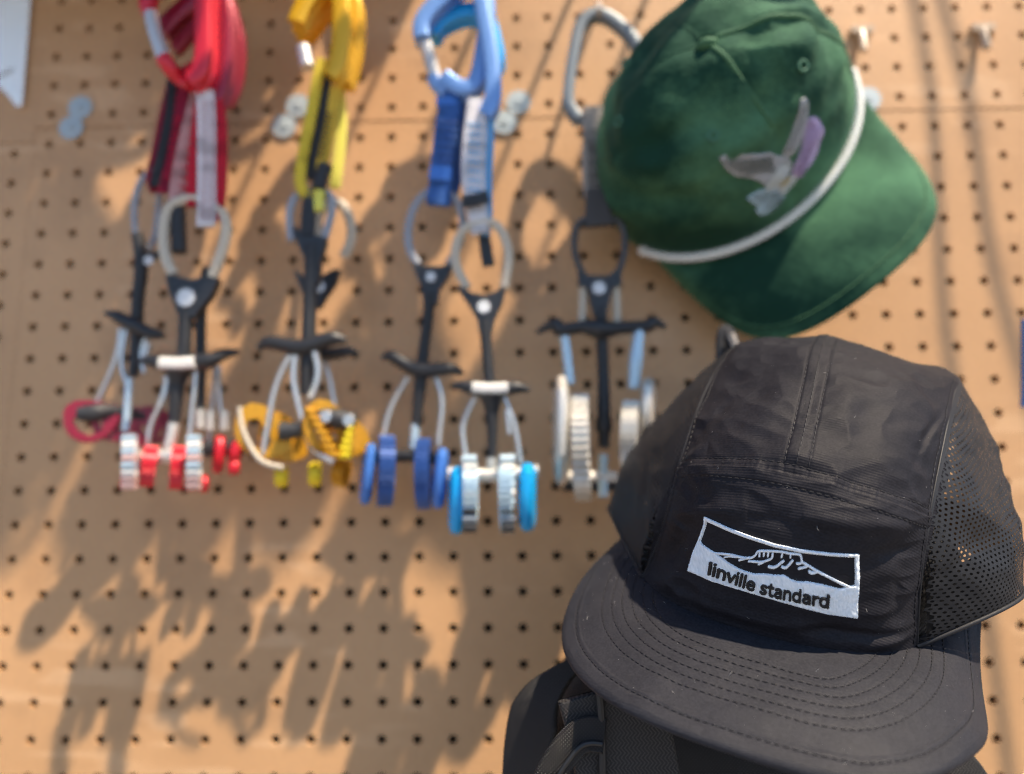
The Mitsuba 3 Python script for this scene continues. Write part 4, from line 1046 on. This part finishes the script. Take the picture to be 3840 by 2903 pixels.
def on_hat(x, y, lift):
    f = cubic(np.asarray(x) / 1000, np.asarray(y) / 1000, 6)
    return hat_point(f @ LOGO_U, f @ LOGO_V, lift)


def frayed(line, amp=3.0, step=11):
    """A stitched edge: small uneven teeth."""
    g = LineString(line).segmentize(step)
    c = np.array(g.coords)
    c[1:-1] += rng.normal(size=(len(c) - 2, 2)) * amp * 0.6
    return c


frame = [(268, 64), (520, 180), (800, 285), (1100, 385), (1400, 448), (1750, 492), (2085, 508), (2082, 760), (2070, 1000), (2052, 1250), (1700, 1195), (1350, 1105), (1000, 1005), (650, 905), (350, 815), (80, 695), (140, 520), (205, 330), (275, 130)]
fr = Polygon(frame)
top_line = LineString([(268, 80), (520, 190), (800, 293), (1100, 392), (1400, 455), (1750, 496), (2075, 512)]).buffer(21, cap_style='flat')
right_line = LineString([(2066, 500), (2062, 760), (2048, 1000), (2036, 1240)]).buffer(22, cap_style='flat')
left_line = LineString([(284, 72), (278, 130), (225, 300), (150, 500), (92, 690)]).buffer(12)
ridge = [(205, 335), (245, 385), (300, 425), (370, 470), (450, 525), (530, 590), (620, 645), (720, 690), (830, 725), (950, 725), (1080, 738), (1210, 745), (1260, 780), (1340, 815), (1500, 825), (1640, 850), (1760, 880), (1850, 903), (1930, 890), (1990, 868), (2050, 868)]
field = Polygon(np.vstack([frayed(ridge, 4.5), [(2058, 1000), (2040, 1238), (1700, 1195), (1350, 1105), (1000, 1005), (650, 905), (350, 815), (85, 695), (140, 520)]])).buffer(0)
white = unary_union([top_line, right_line, left_line, field.buffer(2)]).intersection(fr.buffer(7))
white = Polygon(frayed(np.array(white.exterior.coords), 2.0, 14), [i.coords for i in white.interiors]).buffer(0)
patch = put(hat, 'embroidered_patch', embroider(white, on_hat, 16, 0.0009), 'm_white_thread', True, label='white embroidered patch with a flat topped mountain and black lettering')
lines = [([(375, 482), (450, 490), (560, 500), (660, 522), (760, 540), (830, 530), (875, 490), (890, 465), (960, 457), (1060, 460), (1180, 470), (1290, 490), (1385, 505), (1400, 540), (1405, 580), (1390, 605), (1350, 605)], 12), ([(1405, 590), (1480, 630), (1560, 680), (1660, 730), (1780, 790), (1900, 850), (1985, 885)], 13),
         ([(505, 530), (560, 522), (650, 528)], 9), ([(680, 562), (730, 550), (790, 535)], 12), ([(790, 575), (860, 582), (930, 585), (1000, 570), (1055, 540), (1065, 490)], 11), ([(905, 612), (960, 590)], 10),
         ([(915, 475), (912, 520)], 9), ([(965, 470), (962, 515)], 9), ([(1015, 475), (1010, 520)], 9), ([(1180, 480), (1170, 530)], 11), ([(1275, 500), (1272, 535)], 10),
         ([(1025, 640), (1070, 650), (1120, 635), (1160, 600), (1190, 580)], 14), ([(1180, 645), (1215, 655), (1250, 630), (1295, 575)], 14), ([(1375, 665), (1420, 655), (1470, 640)], 12), ([(1500, 700), (1530, 715), (1590, 695)], 16)]
for L, w in lines:
    c = spline(np.c_[np.array(L, float), np.zeros(len(L))], max(10, 8 * len(L)))[:, :2]
    g = LineString(c).buffer(w)
    g = Polygon(frayed(np.array(g.exterior.coords), 1.6, 9)).buffer(0)
    put(patch, 'mountain_line', embroider(g, on_hat, 10, 0.0008), 'm_white_thread', True)

# lettering
GLYPH = {'l': (0.42, [[(0.15, 0), (0.15, 1.45)]]), 'i': (0.42, [[(0.15, 0), (0.15, 1.0)], [(0.15, 1.36), (0.15, 1.42)]]),
         'n': (1.06, [[(0.15, 0), (0.15, 1)], [(0.15, 0.6), (0.26, 0.88), (0.5, 1.0), (0.72, 0.9), (0.80, 0.6), (0.80, 0)]]),
         'v': (0.92, [[(0.06, 1), (0.42, 0.02)], [(0.42, 0.02), (0.78, 1)]]),
         'e': (1.02, [[(0.12, 0.52), (0.83, 0.52)], [(0.83, 0.52), (0.78, 0.82), (0.48, 1.0), (0.18, 0.82), (0.10, 0.5), (0.2, 0.15), (0.5, 0), (0.80, 0.14)]]),
         's': (0.90, [[(0.70, 0.86), (0.42, 1.0), (0.16, 0.82), (0.24, 0.60), (0.56, 0.44), (0.70, 0.22), (0.44, 0), (0.12, 0.14)]]),
         't': (0.78, [[(0.30, 1.32), (0.30, 0.25), (0.40, 0.03), (0.62, 0.03)], [(0.05, 0.98), (0.60, 0.98)]]),
         'a': (1.00, [[(0.16, 0.88), (0.45, 1.0), (0.70, 0.86), (0.75, 0.6)], [(0.75, 0.6), (0.75, 0)], [(0.73, 0.56), (0.40, 0.54), (0.13, 0.34), (0.20, 0.07), (0.44, 0), (0.73, 0.22)]]),
         'd': (1.08, [[(0.80, 1.45), (0.80, 0)], [(0.80, 0.5), (0.70, 0.88), (0.45, 1.0), (0.18, 0.85), (0.10, 0.5), (0.18, 0.15), (0.45, 0), (0.70, 0.12), (0.80, 0.5)]]),
         'r': (0.72, [[(0.15, 0), (0.15, 1)], [(0.15, 0.55), (0.30, 0.88), (0.60, 0.98)]]), ' ': (0.50, [])}
base_l = CubicSpline([0, 0.33, 0.43, 0.72, 1.0], np.array([(322, 726), (800, 900), (935, 944), (1320, 1035), (1738, 1112)]))
words = 'linville standard'
total = sum(GLYPH[c][0] for c in words) - 0.12
marks, at_x = [], -0.10
for ch in words:
    adv, strokes = GLYPH[ch]
    shapes = []
    for st in strokes:
        st = np.array(st)
        c = spline(np.c_[st, np.zeros(len(st))], 14)[:, :2] if len(st) > 2 else st
        shapes.append(LineString(c).buffer(0.135, quad_segs=3))
    if shapes:
        g = unary_union(shapes).segmentize(0.1)

        def place(q):
            fx = (q[:, 0] + at_x) / total
            pb, tg = base_l(fx), base_l(fx, 1)
            tg = tg / np.linalg.norm(tg, axis=1, keepdims=True)
            return pb + np.stack([tg[:, 1] * 0.55, -np.abs(tg[:, 0])], 1) * q[:, 1:] * 100

        for q in getattr(g, 'geoms', [g]):
            marks.append(Polygon(place(np.array(q.exterior.coords)), [place(np.array(i.coords)) for i in q.interiors]).buffer(0))
    at_x += adv
put(patch, 'lettering', embroider(unary_union(marks), on_hat, 9, 0.0016), 'm_black_thread', True)

# ------------------------------------------------------------------ black backpack under the black cap
pk = thing('backpack', 'black backpack with woven straps hanging under the black cap', 'backpack')
zz = np.array([-0.085, -0.11, -0.14, -0.18, -0.23, -0.30, -0.38, -0.46])
sil = k7([(330, 430), (262, 500), (195, 640), (135, 745), (85, 870), (60, 1004), (40, 1150)], 0.15)
xl = np.interp(-zz, -sil[:, 2], sil[:, 0], left=sil[0, 0] + 0.012) + 0.006
xr = np.array([0.14, 0.165, 0.185, 0.195, 0.20, 0.205, 0.21, 0.21])
yd = np.array([0.030, 0.050, 0.062, 0.072, 0.080, 0.088, 0.092, 0.092])
zc = np.r_[np.linspace(-0.074, -0.13, 60), np.linspace(-0.132, -0.46, 110)]
XL, XR, YD = (np.interp(-zc, -zz, a) for a in (xl, xr, yd))
rt = np.clip((-0.074 - zc) / 0.055, 0, 1)
XL, YD = XL + 0.055 * (1 - np.sqrt(1 - (1 - rt) ** 2)), YD * (0.35 + 0.65 * np.sqrt(1 - (1 - rt) ** 2))
ang = np.linspace(0, 2 * np.pi, 260)
sx, sy = np.sign(np.cos(ang)) * np.abs(np.cos(ang)) ** 0.75, np.sign(np.sin(ang)) * np.abs(np.sin(ang)) ** 0.75


def pack_skin(ca, sa, z, XL, XR, YD):
    P = np.stack([(XL + XR) / 2 + (XR - XL) / 2 * ca, -0.155 + YD * sa + 0 * z, z + 0 * ca], -1)
    w = (meshkit.fbm(P * [28, 28, 20] + 4, 3, 4) - 0.5) * 0.010
    return P + w[..., None] * np.stack([ca, sa, 0 * ca], -1)


PS = pack_skin(sx[None] + 0 * zc[:, None], sy[None] + 0 * zc[:, None], zc[:, None] + 0 * sx[None], XL[:, None], XR[:, None], YD[:, None])
put(pk, 'body', grid_mesh(PS), PACK, True)
put(pk, 'top', grid_mesh(np.stack([PS[0] * 0 + PS[0].mean(0), PS[0]])), PACK, True)
a_, b_ = np.meshgrid(np.linspace(0.02, np.pi - 0.02, 40), np.linspace(0, 2 * np.pi, 60), indexing='ij')
lump = np.stack([0.074 * np.sin(a_) * np.cos(b_) - 0.002, 0.000 + 0.074 * np.sin(a_) * np.sin(b_), -0.002 + 0.064 * np.cos(a_)], -1)
put(pk, 'top_bulge', grid_mesh(to_world(lump)), PACK, True)
Y_ = 0.245
put(pk, 'centre_panel', band(k9([(900, 380), (960, 600), (1020, 850), (1060, 1080), (1080, 1300)], Y_ - 0.004), 0.040, 0.004, n=40), PACK2, True)
put(pk, 'panel_seam', tube(k9([(830, 370), (850, 600), (858, 850), (862, 1080), (868, 1300)], Y_), 0.0016, 30, 8), 'm_black_thread')
put(pk, 'daisy_strap', band(k9([(880, 760), (740, 745), (640, 800), (560, 890), (490, 1000), (440, 1100), (400, 1260)], Y_ + 0.002), 0.0125, 0.0018, (0.35, -1, 0.25), n=50), PACK, True)
put(pk, 'strap_edge', tube(k9([(860, 822), (760, 815), (680, 850), (610, 930), (540, 1030), (480, 1150)], Y_ + 0.004), 0.0010, 40, 8), 'm_black_thread')
put(pk, 'shoulder_strap', band(k9([(760, 120), (600, 230), (480, 340), (390, 450), (330, 580), (290, 760), (270, 950), (260, 1200)], 0.195), 0.026, 0.004, (-0.55, -0.8, 0.2), n=60, widths=[0.15, 0.3, 0.5, 0.75, 1, 1, 1, 1]), PACK, True)
put(pk, 'side_strap', band(k7([(1830, 930), (1910, 940), (1965, 985), (2010, 1050)], 0.20), 0.014, 0.003, n=20), PACK2, True)
put(pk, 'haul_loop', band(kf([(1556, 860), (1560, 780), (1566, 716), (1580, 730), (1592, 790)], 0.105), 0.009, 0.004, (0.5, -1, 0), n=30), 'm_web_black', True)
put(pk, 'loop_tip', tube(kf([(1578, 722), (1585, 738), (1590, 752)], 0.112), 0.0024, 10, 8), 'm_web_beige')

# ------------------------------------------------------------------ gear hanging above and to the right of the picture
def skein(x0, zb, depths, height, width, mats, label):
    h = thing('cord_bundle', label, 'cord', 'cord bundles on long hooks above the picture')
    top = zb + height
    put(h, 'hook', tube([(x0, 0.004, top - 0.006), (x0, -0.10, top - 0.006), (x0, -max(depths) - 0.03, top - 0.004), (x0, -max(depths) - 0.036, top + 0.012)], 0.0028, 24, 8), 'm_steel')
    for d, mt in zip(depths, mats):
        parts_ = []
        for i in range(7):
            w_, y_ = width * (1 - 0.11 * i) / 2, -d + (i % 3 - 1) * 0.006
            lo = zb + 0.010 * (i % 4)
            parts_.append(tube([(x0, y_, top), (x0 + w_ * 0.6, y_, top - 0.03), (x0 + w_, y_, top - height * 0.5), (x0 + w_ * 0.8, y_, lo + 0.02), (x0, y_, lo), (x0 - w_ * 0.8, y_, lo + 0.02), (x0 - w_, y_, top - height * 0.5), (x0 - w_ * 0.6, y_, top - 0.03)], 0.0042, 44, 7, closed=True))
        put(h, 'cord', cat_mesh(parts_), mt)
    return h


RED_, BLU_, GRY_ = 'm_web_red', 'm_web_blue', 'm_web_charcoal'
mats_ = [RED_, GRY_, BLU_, 'm_web_beige', 'm_web_charcoal', 'm_web_crimson']
cyc = lambda n, k=0: [mats_[(i + k) % 6] for i in range(n)]  # noqa: E731
far_d, near_d = np.arange(0.04, 0.155, 0.019), np.arange(0.026, 0.075, 0.015)
for k_, (x_, w_, d_) in enumerate(((-0.555, 0.13, far_d), (-0.447, 0.125, far_d), (-0.350, 0.115, far_d), (-0.265, 0.12, near_d), (-0.172, 0.115, near_d), (-0.085, 0.05, near_d[:2]))):
    skein(x_, 0.42, d_, 0.26, w_, cyc(len(d_), k_), 'cord bundle number %s from the left, hanging above the picture' % ('one', 'two', 'three', 'four', 'five', 'six')[k_])
skein(-0.302, 0.40, np.arange(0.10, 0.155, 0.016), 0.22, 0.12, cyc(4, 2), 'cord bundle on the middle hook at far left above the picture')
skein(-0.212, 0.40, np.arange(0.15, 0.205, 0.016), 0.15, 0.11, cyc(4), 'cord bundle on the long hook at far left above the picture')
for k_, (x_, w_) in enumerate(((-0.100, 0.066), (-0.030, 0.050), (0.036, 0.060), (0.100, 0.045), (0.165, 0.062), (0.232, 0.050))):
    skein(x_, 0.435 + 0.006 * (k_ % 3), np.arange(0.178, 0.215, 0.012), 0.075, w_, cyc(4, k_), 'short cord bundle number %s from the left at a long hook tip above the picture' % ('one', 'two', 'three', 'four', 'five', 'six')[k_])
for pts_, lab in (([(0.472, -0.16, 0.95), (0.478, -0.16, 0.76), (0.486, -0.16, 0.64), (0.480, -0.16, 0.50), (0.486, -0.16, 0.34), (0.494, -0.16, 0.10)], 'thin hanging cord just outside the right edge, nearer the picture'),
                  ([(0.490, -0.16, 0.95), (0.499, -0.16, 0.76), (0.516, -0.16, 0.64), (0.520, -0.16, 0.52), (0.542, -0.16, 0.38), (0.548, -0.16, 0.14)], 'thin hanging cord outside the right edge, farther from the picture')):
    single('hanging_cord', tube(pts_, 0.0034, 60, 8), 'm_web_charcoal', lab, 'cord')
